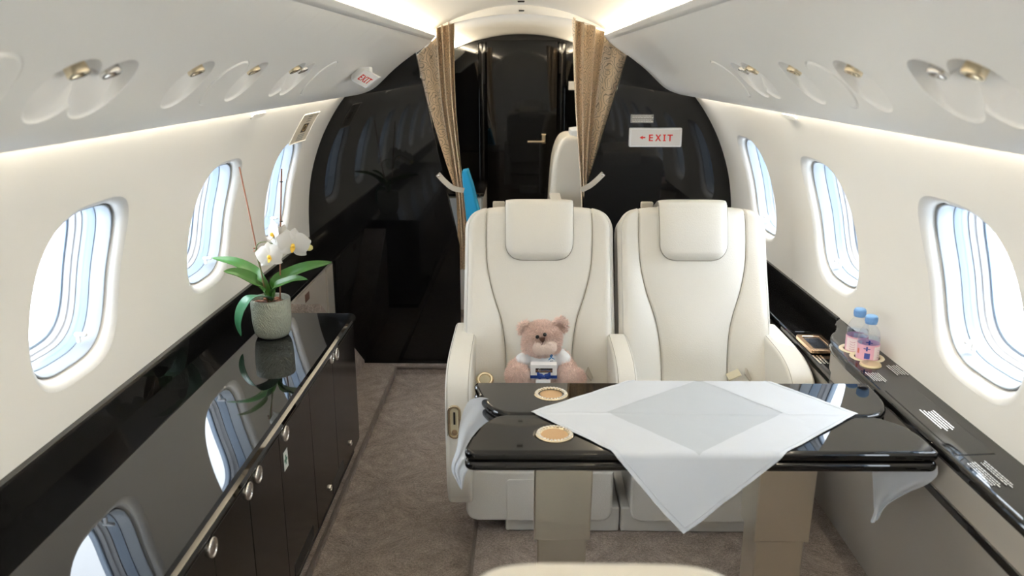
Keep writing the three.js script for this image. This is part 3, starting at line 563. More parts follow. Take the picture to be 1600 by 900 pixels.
  local('belt_guide', box(-0.165, Y0 + HB * Math.cos(REC) - 0.004, Z0 - HB * Math.sin(REC) - 0.045, -0.122, Y0 + HB * Math.cos(REC) + 0.020, Z0 - HB * Math.sin(REC) - 0.02, 0.004), M.belt, t, 'beige shoulder belt guide');
  // cushion
  const cr = []; for (let j = 0; j <= 20; j++) { const a = j / 20; const row = []; for (let i = 0; i <= 28; i++) { const k = lerp(-1, 1, i / 28); const z = lerp(-0.09, 0.215, a), x = k * 0.232; const y = 0.43 + 0.008 * (1 - k * k) - 0.018 * Math.pow(Math.abs(k), 8) - 0.03 * Math.pow(clamp((a - 0.86) / 0.14), 2); row.push(V3(x, y, z)); } cr.push(row); }
  local('seat_cushion', [loft(cr, false, (i, j, p) => [p.x, p.z]), box(-0.234, 0.235, -0.09, 0.234, 0.421, 0.222, 0.022, 4)], M.leather, t, 'cream leather seat cushion');
  // apron below the cushion with rounded lower corners
  const rr = new THREE.Shape(); { const w = 0.237, y0 = 0.045, y1 = 0.222, r = 0.045; rr.moveTo(-w, y1); rr.lineTo(-w, y0 + r); rr.quadraticCurveTo(-w, y0, -w + r, y0); rr.lineTo(w - r, y0); rr.quadraticCurveTo(w, y0, w, y0 + r); rr.lineTo(w, y1); rr.closePath(); }
  local('apron', new THREE.ExtrudeGeometry(rr, { depth: 0.24, bevelEnabled: true, bevelSize: 0.008, bevelThickness: 0.008, bevelOffset: -0.008, bevelSegments: 3, curveSegments: 10 }).translate(0, 0, -0.03), M.leatherSide, t, 'pale leather apron under the cushion');
  const pr = new THREE.Shape(); { const x0 = -0.105, x1 = 0.16, y0 = 0.05, y1 = 0.196, r = 0.014; pr.moveTo(x0, y0); pr.lineTo(x0, y1 - r); pr.quadraticCurveTo(x0, y1, x0 + r, y1); pr.lineTo(x1 - r, y1); pr.quadraticCurveTo(x1, y1, x1, y1 - r); pr.lineTo(x1, y0); pr.closePath(); }
  local('apron_flap', new THREE.ExtrudeGeometry(pr, { depth: 0.004, bevelEnabled: true, bevelSize: 0.002, bevelThickness: 0.002, bevelOffset: -0.002, bevelSegments: 2, curveSegments: 8 }).translate(0, 0, 0.2165), M.leatherSide, t);
  local('plinth', box(base[0], 0.0, -0.12, base[1], 0.09, 0.205, 0.008, 3), M.leatherSide, t, 'pale plinth on the carpet');
  // armrests: slope down and round off towards the knees
  for (const [x0, x1, low, latch] of arms) {
    const zb = low || x1 > 0.3 ? -0.16 : -0.045;
    const prof = curve2([[zb, 0.600], [Math.max(zb + 0.04, -0.03), 0.600], [0.08, 0.598], [0.15, 0.592], [0.21, 0.577], [0.255, 0.550], [0.277, 0.510], [0.284, 0.450], [0.285, 0.32]], 48);
    const bottom = low ? curve2([[0.285, 0.32], [0.278, 0.22], [0.25, 0.15], [0.19, 0.11], [zb, 0.105]], 24) : [[0.285, 0.24], [zb, 0.24]];
    local('armrest', side([...prof, ...bottom.slice(1)], x0, x1, 0.013, 4), M.leather, t, 'sloping cream leather armrest');
    const mk = k => prof.slice(0, 46).map(p => V3(k, p[1] - 0.006, p[0])); 
    for (const x of [x0 + 0.007, x1 - 0.007]) part('seam', tube(mk(x).map(p => V3(p.x, p.y + 0.0035, p.z)), 0.0013, 60, 5), M.thread, t);
    if (latch) { // oval recline latch let into the front of the aisle armrest
      const ring = new THREE.Shape(); const o = (s, w, h) => { s.absarc(0, h, w, 0, Math.PI); s.absarc(0, -h, w, Math.PI, 2 * Math.PI); return s; }; o(ring, 0.0185, 0.035); const hole = new THREE.Path(); o(hole, 0.0135, 0.035); ring.holes.push(hole);
      const put = g => g.translate((x0 + x1) / 2 - 0.010, 0.425, 0.2835);
      const r = local('recline_latch', put(new THREE.ExtrudeGeometry(ring, { depth: 0.006, bevelEnabled: true, bevelSize: 0.0015, bevelThickness: 0.0015, bevelSegments: 2 })), M.gold, t, 'gold oval recline latch');
      part('recess', put(new THREE.ExtrudeGeometry(o(new THREE.Shape(), 0.0135, 0.035), { depth: 0.002, bevelEnabled: false })), M.tan, r);
      part('slot', put(new THREE.BoxGeometry(0.006, 0.04, 0.003).translate(0, 0.012, 0.003)), M.black, r);
      part('button', put(new THREE.CylinderGeometry(0.009, 0.009, 0.004, 20).rotateX(Math.PI / 2).translate(0, -0.034, 0.004)), M.gold, r);
    }
  }
  // lap belt ends
  local('belt_tongue', new RoundedBoxGeometry(0.045, 0.006, 0.03, 2, 0.002).rotateX(0.5).rotateZ(0.45).translate(0.122, 0.474, 0.005), M.tan, t, 'cream belt tongue');
  local('belt_webbing', new RoundedBoxGeometry(0.035, 0.005, 0.05, 2, 0.002).rotateX(0.4).rotateZ(-0.9).translate(0.172, 0.476, 0.0), M.belt, t, 'beige lap belt webbing');
  return t;
}
const seatA = makeSeat('cream leather aisle seat with a teddy bear sitting on it', [[-0.292, -0.213, true, true], [0.230, 0.296, false, false]], [-0.11, 0.262]);
{ // buckle lying on the aisle side of the cushion
  const g = new THREE.Group(); g.name = 'belt_buckle'; seatA.add(g); origins.set(g, originOf(seatA));
  part('ring', new THREE.TorusGeometry(0.021, 0.006, 10, 28).scale(1.1, 1, 1).rotateX(-0.8).translate(-0.180, 0.474, 0.06), M.gold, g, 'pale gold belt buckle');
  part('face', new THREE.CylinderGeometry(0.018, 0.018, 0.006, 24).rotateX(0.75).translate(-0.180, 0.474, 0.06), M.tan, g);
  part('webbing', new RoundedBoxGeometry(0.04, 0.006, 0.05, 2, 0.002).rotateZ(0.5).translate(-0.2, 0.446, 0.04), M.belt, g);
}
seatA.position.set(0.052, 0, -2.55);
const seatB = makeSeat('cream leather seat beside the window ledge, free of any toy', [[0.225, 0.303, false, false]], [-0.265, 0.25]);
seatB.position.set(0.583, 0, -2.55);
const seatC = makeSeat('cream leather seat facing the teddy bear, only its headrest top showing below the table', [[-0.292, -0.213, true, true], [0.230, 0.296, false, false]], [-0.11, 0.262]);
seatC.position.set(0.074, -0.0, -0.862); seatC.rotation.y = Math.PI;

// ------------------------------------------------------------------ teddy bear and the gift box in its lap
function sdfMesh(fn, lo, hi, res) {
  const mc = new MarchingCubes(res, new THREE.MeshBasicMaterial(), false, false, 200000);
  const c = lo.clone().add(hi).multiplyScalar(0.5), hsz = Math.max(hi.x - lo.x, hi.y - lo.y, hi.z - lo.z) / 2, half = res / 2, p = V3(0, 0, 0);
  for (let k = 0; k < res; k++) for (let j = 0; j < res; j++) for (let i = 0; i < res; i++) { p.set(c.x + (i - half) / half * hsz, c.y + (j - half) / half * hsz, c.z + (k - half) / half * hsz); mc.field[i + j * res + k * res * res] = -fn(p); }
  mc.isolation = 0; mc.update();
  const n = mc.count * 3, a = new Float32Array(n), uv = new Float32Array(mc.count * 2);
  for (let i = 0; i < mc.count; i++) { a[3 * i] = c.x + mc.positionArray[3 * i] * hsz; a[3 * i + 1] = c.y + mc.positionArray[3 * i + 1] * hsz; a[3 * i + 2] = c.z + mc.positionArray[3 * i + 2] * hsz; }
  let g = new THREE.BufferGeometry(); g.setAttribute('position', new THREE.BufferAttribute(a, 3));
  g = mergeVertices(g, 1e-5); g.computeVertexNormals();
  const P = g.attributes.position, U = new Float32Array(P.count * 2); for (let i = 0; i < P.count; i++) { U[2 * i] = P.getX(i) + P.getZ(i) * 0.5; U[2 * i + 1] = P.getY(i) + P.getZ(i) * 0.5; }
  g.setAttribute('uv', new THREE.BufferAttribute(U, 2)); return g;
}
const smin = (a, b, k) => { const h = clamp(0.5 + 0.5 * (b - a) / k); return lerp(b, a, h) - k * h * (1 - h); };
const ell = (p, c, r) => { const x = (p.x - c.x) / r.x, y = (p.y - c.y) / r.y, z = (p.z - c.z) / r.z, k0 = Math.hypot(x, y, z), k1 = Math.hypot(x / r.x, y / r.y, z / r.z); return k1 < 1e-9 ? -Math.min(r.x, r.y, r.z) : k0 * (k0 - 1) / k1; };
const cap = (p, a, b, ra, rb) => { const ab = b.clone().sub(a), t = clamp(p.clone().sub(a).dot(ab) / ab.lengthSq()); return p.distanceTo(a.clone().addScaledVector(ab, t)) - lerp(ra, rb, t); };
{
  const D = 2.515, B = (u, v, dz = 0) => onZ(u, v, D - dz);     // dz towards the camera
  const root = B(850, 605); root.y = 0.44;
  const t = thing('teddy_bear', 'pink plush teddy bear in a white shirt sitting on the cream aisle seat', 'toy', root.toArray());
  const head = B(847.5, 529, 0.01), body = B(850, 572, -0.005);
  const eL = B(820.5, 514, -0.005), eR = B(876.5, 508, -0.005);
  const fuzz = p => 0.0016 * noise(p.x * 190, p.y * 190, p.z * 190) + 0.0022 * noise(p.x * 80, p.y * 80, p.z * 80);
  const headF = p => { let d = ell(p, head, V3(0.060, 0.056, 0.057)); d = smin(d, ell(p, B(845, 541, 0.015), V3(0.058, 0.036, 0.05)), 0.015);
    for (const [e, s] of [[eL, -1], [eR, 1]]) { let q = ell(p, e, V3(0.023, 0.025, 0.014)); q = Math.max(q, -ell(p, e.clone().add(V3(-s * 0.001, -0.002, 0.016)), V3(0.016, 0.018, 0.012))); d = smin(d, q, 0.004); } return d + fuzz(p); };
  const bodyF = p => {
    let d = ell(p, body, V3(0.058, 0.066, 0.05)); d = smin(d, ell(p, body.clone().add(V3(0, -0.045, 0.005)), V3(0.064, 0.042, 0.058)), 0.02);
    d = smin(d, cap(p, B(824, 560, 0.0), B(808, 577, 0.03), 0.021, 0.026), 0.012); d = smin(d, cap(p, B(808, 577, 0.03), B(824, 586, 0.062), 0.026, 0.021), 0.012);
    d = smin(d, cap(p, B(878, 558, 0.0), B(886, 576, 0.03), 0.021, 0.024), 0.012); d = smin(d, cap(p, B(886, 576, 0.03), B(877, 585, 0.06), 0.024, 0.02), 0.012);
    d = smin(d, cap(p, B(828, 598, 0.03), B(812, 594, 0.095), 0.031, 0.031), 0.012); d = smin(d, ell(p, B(809, 587, 0.115), V3(0.037, 0.036, 0.024)), 0.012);
    d = smin(d, cap(p, B(872, 600, 0.03), B(892, 597, 0.095), 0.030, 0.028), 0.012); d = smin(d, ell(p, B(894, 590, 0.11), V3(0.040, 0.030, 0.024)), 0.012);
    return d + fuzz(p);
  };
  const whole = sdfMesh(p => smin(headF(p), bodyF(p), 0.012), V3(root.x - 0.16, 0.42, root.z - 0.09), V3(root.x + 0.16, 0.72, root.z + 0.17), 120);
  // plush pile: short strands over the whole surface
  const strands = [];
  { const Pp = whole.attributes.position, Nn = whole.attributes.normal, id = whole.index; const n = id.count / 3;
    for (let k = 0; k < 22000; k++) { const f = Math.floor(rnd() * n) * 3, ia = id.getX(f), ib = id.getX(f + 1), ic = id.getX(f + 2); let a = rnd(), b = rnd(); if (a + b > 1) { a = 1 - a; b = 1 - b; } const c = 1 - a - b; const p = V3(0, 0, 0), nn = V3(0, 0, 0); for (const [i, w] of [[ia, a], [ib, b], [ic, c]]) { p.x += Pp.getX(i) * w; p.y += Pp.getY(i) * w; p.z += Pp.getZ(i) * w; nn.x += Nn.getX(i) * w; nn.y += Nn.getY(i) * w; nn.z += Nn.getZ(i) * w; } strands.push([p, nn.normalize()]); } }
  const sh = part('plush_body', whole, M.fur, t, 'pink plush head, body, arms and feet');
  const strandGeo = new THREE.ConeGeometry(0.0009, 0.012, 4, 1).translate(0, 0.0045, 0);
  const im = new THREE.InstancedMesh(strandGeo, std(lin(1, 1, 1), 0.9), strands.length); im.name = 'plush_pile'; im.userData.kind = 'stuff'; im.castShadow = im.receiveShadow = true;
  const mm = new THREE.Matrix4(), qq = new THREE.Quaternion(), col = new THREE.Color();
  const inTorso = p => p.y > body.y - 0.035 && p.y < body.y + 0.062 && Math.abs(p.x - body.x) < 0.058 && p.distanceTo(head) > 0.062;
  strands.forEach(([p, n], i) => {
    const d = n.clone().add(V3(rnd() - 0.5, rnd() - 0.75, rnd() - 0.5).multiplyScalar(0.9)).normalize(); qq.setFromUnitVectors(V3(0, 1, 0), d);
    const s = inTorso(p) ? 0.25 : 0.7 + 0.6 * rnd(); mm.compose(p.clone().sub(root), qq, V3(s, s, s)); im.setMatrixAt(i, mm);
    const k = 0.82 + 0.3 * rnd(), pale = sstep(0.06, 0.0, p.distanceTo(B(852, 545, 0.075))) ; col.setRGB(lerp(0.92, 0.92, pale) * k, lerp(0.71, 0.78, pale) * k, lerp(0.63, 0.71, pale) * k); im.setColorAt(i, col);
  });
  t.add(im);
  const mz = B(851, 543, 0.058);
  part('muzzle', sdfMesh(p => smin(ell(p, mz.clone().add(V3(-0.014, -0.002, 0)), V3(0.026, 0.024, 0.024)), ell(p, mz.clone().add(V3(0.014, 0.002, 0)), V3(0.026, 0.024, 0.024)), 0.006) + fuzz(p) * 0.6, V3(mz.x - 0.05, mz.y - 0.04, mz.z - 0.04), V3(mz.x + 0.05, mz.y + 0.04, mz.z + 0.04), 56), M.furPale, t, 'pale pink muzzle');
  for (const [u, v] of [[839.8, 526.5], [851.3, 522.8]]) part('eye', new THREE.SphereGeometry(0.0062, 16, 12).translate(...B(u, v, 0.068).toArray()), M.black, t, 'dark bead eye');
  { const n = B(847.5, 531.5, 0.083); const s = new THREE.Shape(); s.moveTo(-0.0085, 0.006); s.quadraticCurveTo(0, 0.009, 0.0085, 0.007); s.quadraticCurveTo(0.006, -0.003, 0.001, -0.0075); s.quadraticCurveTo(-0.006, -0.002, -0.0085, 0.006); part('nose', new THREE.ExtrudeGeometry(s, { depth: 0.003, bevelEnabled: true, bevelSize: 0.0015, bevelThickness: 0.0025, bevelSegments: 3 }).rotateZ(0.12).translate(n.x, n.y, n.z - 0.004), M.brown, t, 'brown stitched nose');
    part('mouth', tube([V3(n.x + 0.001, n.y - 0.007, n.z - 0.002), V3(n.x + 0.0005, n.y - 0.014, n.z - 0.003), V3(n.x - 0.004, n.y - 0.018, n.z - 0.004)], 0.0008, 8, 5), M.brown, t); }
  // shirt: a layer over the torso with sleeves and collar
  const shirt = p => { let d = ell(p, body.clone().add(V3(0, 0.002, 0.002)), V3(0.0625, 0.070, 0.0555)); d = smin(d, cap(p, B(828, 556, 0.004), B(818, 563, 0.02), 0.024, 0.026), 0.01); d = smin(d, cap(p, B(873, 554, 0.004), B(880, 562, 0.018), 0.024, 0.026), 0.01); d += 0.0012 * noise(p.x * 60, p.y * 25, p.z * 60); d = Math.max(d, body.y - 0.03 - p.y); d = Math.max(d, p.y - (body.y + 0.06)); return d; };
  const cloth = part('shirt', sdfMesh(shirt, V3(body.x - 0.1, body.y - 0.06, body.z - 0.08), V3(body.x + 0.1, body.y + 0.09, body.z + 0.1), 90), M.shirt, t, 'small white shirt');
  const emblem = canvasTex(128, 128, (x) => { x.clearRect(0, 0, 128, 128); x.fillStyle = '#1f6fb0'; x.beginPath(); x.arc(66, 28, 22, 0, 7); x.fill(); x.fillStyle = '#2b86c4'; x.beginPath(); x.moveTo(62, 46); x.lineTo(8, 92); x.lineTo(46, 80); x.lineTo(66, 62); x.lineTo(84, 80); x.lineTo(122, 92); x.closePath(); x.fill(); x.fillStyle = '#1b3f66'; x.font = 'bold 30px sans-serif'; x.textAlign = 'center'; x.fillText('ACL', 66, 122); });
  { const e = B(861.3, 559, 0.062); part('emblem', new THREE.PlaneGeometry(0.029, 0.029).rotateX(-0.25).rotateY(0.3).translate(e.x, e.y, e.z + 0.003), new THREE.MeshPhysicalMaterial({ map: emblem, transparent: true, roughness: 0.8, alphaTest: 0.4 }), cloth, 'blue figure emblem with lettering'); }
  for (const s of [-1, 1]) { const c = B(850 + s * 9, 551.5, 0.05); part('collar', new RoundedBoxGeometry(0.036, 0.012, 0.006, 2, 0.002).rotateZ(s * 0.45).rotateX(-0.5).translate(c.x, c.y, c.z - 0.008), M.shirt, cloth); }

  // gift box
  const g0 = B(849.5, 591, 0.115), g = thing('gift_box', 'small white gift box with a dark window and a navy bow', 'box', [g0.x, g0.y, g0.z]);
  const a = B(829, 570, 0.115), b2 = B(870, 592, 0.115), w = b2.x - a.x, hh = a.y - b2.y, cx = (a.x + b2.x) / 2, cy = (a.y + b2.y) / 2, cz = a.z;
  const frameS = new THREE.Shape(); frameS.moveTo(-w / 2, -hh / 2); frameS.lineTo(w / 2, -hh / 2); frameS.lineTo(w / 2, hh / 2); frameS.lineTo(-w / 2, hh / 2); frameS.closePath();
  const win = new THREE.Path(); const wy0 = hh / 2 - 0.026, wy1 = hh / 2 - 0.011; win.moveTo(-w * 0.31, wy0); win.lineTo(w * 0.33, wy0); win.lineTo(w * 0.33, wy1); win.lineTo(-w * 0.31, wy1); win.closePath(); frameS.holes.push(win);
  part('box_front', new THREE.ExtrudeGeometry(frameS, { depth: 0.002, bevelEnabled: false }).translate(cx, cy, cz), M.white, g);
  part('box_body', box(cx - w / 2, cy - hh / 2, cz - 0.03, cx + w / 2, cy + hh / 2, cz - 0.002, 0.001), M.white, g);
  const choc = canvasTex(256, 80, (x, W, Hh) => { x.fillStyle = '#241a17'; x.fillRect(0, 0, W, Hh); x.fillStyle = '#7e5a48'; x.fillRect(8, 30, 240, 34); x.strokeStyle = '#dfe8f2'; x.lineWidth = 6; x.beginPath(); x.arc(64, 34, 17, 0.6, 5.6); x.stroke(); x.strokeStyle = '#4f86c0'; for (let i = 0; i < 7; i++) { x.beginPath(); x.arc(98 + i * 18, 38, 7, i, i + 4.4); x.stroke(); } x.strokeStyle = '#c9b6a4'; x.lineWidth = 3; x.beginPath(); x.moveTo(40, 62); x.lineTo(226, 62); x.stroke(); });
  part('window_print', new THREE.PlaneGeometry(w * 0.66, 0.016).translate(cx + w * 0.01, cy + (wy0 + wy1) / 2, cz + 0.0004), printMat(choc, 0.3), g, 'dark printed window of the box');
  const rb = part('ribbon', box(cx - w / 2 - 0.001, cy - hh / 2 + 0.002, cz - 0.031, cx + w / 2 + 0.001, cy - hh / 2 + 0.0125, cz + 0.0032, 0.0006), M.blueRibbon, g, 'navy ribbon');
  const bow = s => { const rows = []; for (let i = 0; i <= 10; i++) { const k = i / 10, r = []; const W = 0.004 + 0.0055 * Math.sin(Math.PI * Math.min(1, k * 0.62)) * 1.25; for (let j = 0; j <= 12; j++) { const q = j / 12 * 2 * Math.PI; r.push(V3(cx + s * k * 0.0215, cy - hh / 2 + 0.0105 + Math.cos(q) * W + k * 0.003 + 0.001 * Math.sin(k * 9), cz + 0.007 + Math.sin(q) * 0.004 * (0.4 + Math.sin(Math.PI * k)))); } rows.push(r); } return loft(rows); };
  part('bow', [bow(-1), bow(1), new THREE.SphereGeometry(0.0048, 12, 10).translate(cx, cy - hh / 2 + 0.0105, cz + 0.008)], M.blueRibbon, rb, 'navy satin bow');
  part('gift_tag', new RoundedBoxGeometry(0.046, 0.014, 0.001, 1, 0.0004).rotateX(-0.35).translate(cx - 0.002, cy - hh / 2 - 0.006, cz + 0.010), M.white, g, 'white tag');
}

// ------------------------------------------------------------------ table with folded leaves
const YT = 0.70;
{
  const t = thing('dining_table', 'black lacquered folding table on two metal pedestals in front of the cream seats', 'table', [0.37, 0, -1.72]);
  const zh = -1.713;                                             // hinge line
  const near = new THREE.Shape(); { // plan outline, y = -z
    near.moveTo(-0.035, -zh); near.bezierCurveTo(-0.085, -zh, -0.112, -zh - 0.09, -0.123, -zh - 0.165); near.quadraticCurveTo(-0.125, -zh - 0.19, -0.10, -zh - 0.19); near.lineTo(0.845, -zh - 0.182); near.quadraticCurveTo(0.868, -zh - 0.182, 0.866, -zh - 0.155); near.bezierCurveTo(0.866, -zh - 0.10, 0.862, -zh - 0.03, 0.80, -zh); near.closePath(); }
  const far = new THREE.Shape(); {
    far.moveTo(-0.018, -zh + 0.003); far.bezierCurveTo(-0.075, -zh + 0.003, -0.10, -zh + 0.07, -0.118, -zh + 0.15); far.quadraticCurveTo(-0.13, -zh + 0.197, -0.115, -zh + 0.197); far.lineTo(0.865, -zh + 0.205); far.quadraticCurveTo(0.872, -zh + 0.205, 0.871, -zh + 0.185); far.bezierCurveTo(0.868, -zh + 0.10, 0.865, -zh + 0.02, 0.79, -zh + 0.003); far.closePath(); }
  const hole = (x, z, r) => { const p = new THREE.Path(); p.absarc(x, -z, r, 0, 2 * Math.PI, true); return p; };
  const cups = [onY(866.5, 678, YT), onY(861, 615.5, YT)];
  part('near_leaf', plan(near.clone(), YT - 0.022, YT, 0.0095, 5, [hole(cups[0].x, cups[0].z, 0.037)]), M.lacquer, t, 'near black table leaf');
  part('near_under_leaf', plan(near.clone(), YT - 0.046, YT - 0.024, 0.0095, 5), M.lacquer, t, 'folded leaf beneath');
  part('far_leaf', plan(far.clone(), YT - 0.022, YT, 0.0095, 5, [hole(cups[1].x, cups[1].z, 0.037)]), M.lacquer, t, 'far black table leaf');
  part('far_under_leaf', plan(far.clone(), YT - 0.046, YT - 0.024, 0.0095, 5), M.lacquer, t);
  for (const c of cups) {
    const ring = part('cup_holder', lathe([[0.029, -0.0025], [0.0315, 0.0002], [0.036, 0.0024], [0.0395, 0.0022], [0.0415, 0.0002]], c.x, YT, c.z, 56), M.gold, t, 'round cup holder with a beaded silver-gold rim');
    part('cork_disc', new THREE.CircleGeometry(0.0315, 40).rotateX(-Math.PI / 2).translate(c.x, YT - 0.0015, c.z), M.coaster, ring, 'tan disc');
    const beads = []; for (let i = 0; i < 28; i++) { const a = i / 28 * 2 * Math.PI; beads.push(new THREE.SphereGeometry(0.0032, 8, 6).scale(1.3, 0.55, 1).rotateY(-a).translate(c.x + Math.cos(a) * 0.0355, YT + 0.0024, c.z + Math.sin(a) * 0.0355)); }
    part('beading', beads, M.chrome, ring);
  }
  // pedestals: wide sleeve above, narrower column below
  const ped = (x0, x1) => {
    const zf = -1.66, zb = -1.785, xm = (x0 + x1) / 2, w = x1 - x0;
    const p = part('pedestal', elev([[x0, 0.405], [x1 - 0.004, 0.405], [x1, 0.654], [x0, 0.654]].map(q => q), zb, zf, 0.003), M.brushed, t, 'brushed champagne metal pedestal');
    part('column', box(x0 + 0.008, 0.012, zb + 0.008, x1 - 0.012, 0.41, zf - 0.008, 0.004), M.brushed, p);
    part('foot', box(x0 - 0.02, 0.0, zb - 0.02, x1 + 0.02, 0.014, zf + 0.02, 0.004), M.brushed, p);
  };
  ped(0.026, 0.160); ped(0.537, 0.668);
}

// ------------------------------------------------------------------ napkins
{
  const cx = 0.393, cz = -1.722, dh = 0.376, zN = -1.5285, zFar = -1.9155, r = 0.010;
  const t = thing('napkin', 'white square napkin laid cornerwise over the black table', 'napkin', [cx, YT, cz]);
  const wrap = (x, z, lift) => { // follow the table top and fall over either long edge
    const y = YT + 0.0016 + lift; const wob = 0.0012 * noise(x * 18, z * 18, 2) + 0.0008 * Math.sin(x * 40);
    if (z > zN) { const d = z - zN, a = Math.min(d / r, Math.PI / 2), e = Math.max(0, d - r * Math.PI / 2); const k = 0.10; return V3(x + 0.05 * e * noise(x * 6, 1, 2), YT - r + (r + 0.0016 + lift) * Math.cos(a) - e * (1 - k * 0.1), zN + (r + 0.0016 + lift) * Math.sin(a) + e * k + 0.012 * e * 10 * noise(x * 14, e * 6, 3) * 0.5); }
    if (z < zFar) { const d = zFar - z, a = Math.min(d / r, Math.PI / 2), e = Math.max(0, d - r * Math.PI / 2); return V3(x, YT - r + (r + 0.0016 + lift) * Math.cos(a) - e, zFar - (r + 0.0016 + lift) * Math.sin(a) - e * 0.05); }
    const crease = 0.0016 * Math.exp(-Math.pow((z + 1.713) / 0.004, 2));
    return V3(x, y + Math.abs(wob) + crease, z);
  };
  const P = (a, b, lift) => { const x = cx + (a + b) / 2 * dh, z = cz + (a - b) / 2 * dh; const w = 1 + 0.012 * noise(a * 3, b * 3, 7); const dz = z - cz; return wrap(cx + (x - cx) * w - dz * (dz > 0 ? 0.15 : 0.27), z, lift); };
  const grid = (a0, a1, b0, b1, n, m, lift) => { const rows = []; for (let j = 0; j <= m; j++) { const row = []; for (let i = 0; i <= n; i++) row.push(P(lerp(a0, a1, i / n), lerp(b0, b1, j / m), lift)); rows.push(row); } return loft(rows, false, (i, j) => [lerp(a0, a1, i / n) * 0.27, lerp(b0, b1, j / m) * 0.27]); };
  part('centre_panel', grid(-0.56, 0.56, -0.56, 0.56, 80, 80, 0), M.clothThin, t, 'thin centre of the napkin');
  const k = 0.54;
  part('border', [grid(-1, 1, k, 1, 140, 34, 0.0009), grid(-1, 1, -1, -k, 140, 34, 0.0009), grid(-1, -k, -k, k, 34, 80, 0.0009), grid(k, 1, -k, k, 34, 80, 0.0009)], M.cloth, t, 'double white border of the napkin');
  const hem = []; for (const [a, b] of [[-1, -1], [1, -1], [1, 1], [-1, 1]]) hem.push([a * 0.965, b * 0.965]);
  for (let i = 0; i < 4; i++) { const [a0, b0] = hem[i], [a1, b1] = hem[(i + 1) % 4], pts = []; for (let j = 0; j <= 70; j++) pts.push(P(lerp(a0, a1, j / 70), lerp(b0, b1, j / 70), 0.0012)); part('hem', tube(pts, 0.0009, 140, 5), M.cloth, t); }
}
function hanging(name, label, rowsPx, at) { // cloth through rows of (u, v, distance)
  const ctrl = rowsPx.map(r => new THREE.CatmullRomCurve3(r.map(([u, v, d]) => onZ(u, v, d))).getPoints(24));
  const rows = []; const n = 30; const colCurves = ctrl[0].map((_, i) => new THREE.CatmullRomCurve3(ctrl.map(r => r[i])));
  for (let j = 0; j <= n; j++) rows.push(colCurves.map((c, i) => { const p = c.getPoint(j / n); p.z += 0.004 * Math.sin(i * 0.7 + j * 0.2) * j / n; return p; }));
  single(name, slab(rows, 0.0012), M.cloth, label, 'napkin', at);
}
hanging('napkin', 'white cloth corner drooping from between the leaves at the aisle end of the table', [
  [[747, 621, 1.80], [760, 622, 1.80], [778, 634, 1.80], [796, 655, 1.80]],
  [[733, 626, 1.81], [748, 640, 1.80], [766, 660, 1.79], [786, 684, 1.78]],
  [[720, 655, 1.80], [730, 670, 1.79], [746, 690, 1.78], [762, 706, 1.77]],
  [[714, 700, 1.79], [719, 708, 1.775], [727, 715, 1.77], [739, 725, 1.765]],
  [[706, 734, 1.775], [711, 733, 1.765], [717, 735, 1.76], [728, 738, 1.755]],
  [[720, 762, 1.755], [720.5, 762.5, 1.753], [721, 763, 1.752], [722, 764, 1.75]]], [-0.11, 0.55, -1.78]);
hanging('napkin', 'white cloth corner hanging below the window end of the table', [
  [[1362, 728, 1.62], [1400, 728, 1.61], [1440, 728, 1.575], [1465, 728, 1.555]],
  [[1363, 745, 1.62], [1395, 745, 1.62], [1430, 745, 1.585], [1465, 742, 1.555]],
  [[1364, 765, 1.62], [1388, 764, 1.63], [1415, 760, 1.60], [1455, 752, 1.565]],
  [[1365, 785, 1.62], [1378, 784, 1.63], [1395, 779, 1.63], [1420, 768, 1.61]],
  [[1366, 804, 1.62], [1370, 803, 1.62], [1375, 800, 1.62], [1385, 788, 1.61]],
  [[1361, 816, 1.61], [1363, 816, 1.61], [1366, 815, 1.61], [1372, 809, 1.61]]], [0.8, 0.56, -1.6]);

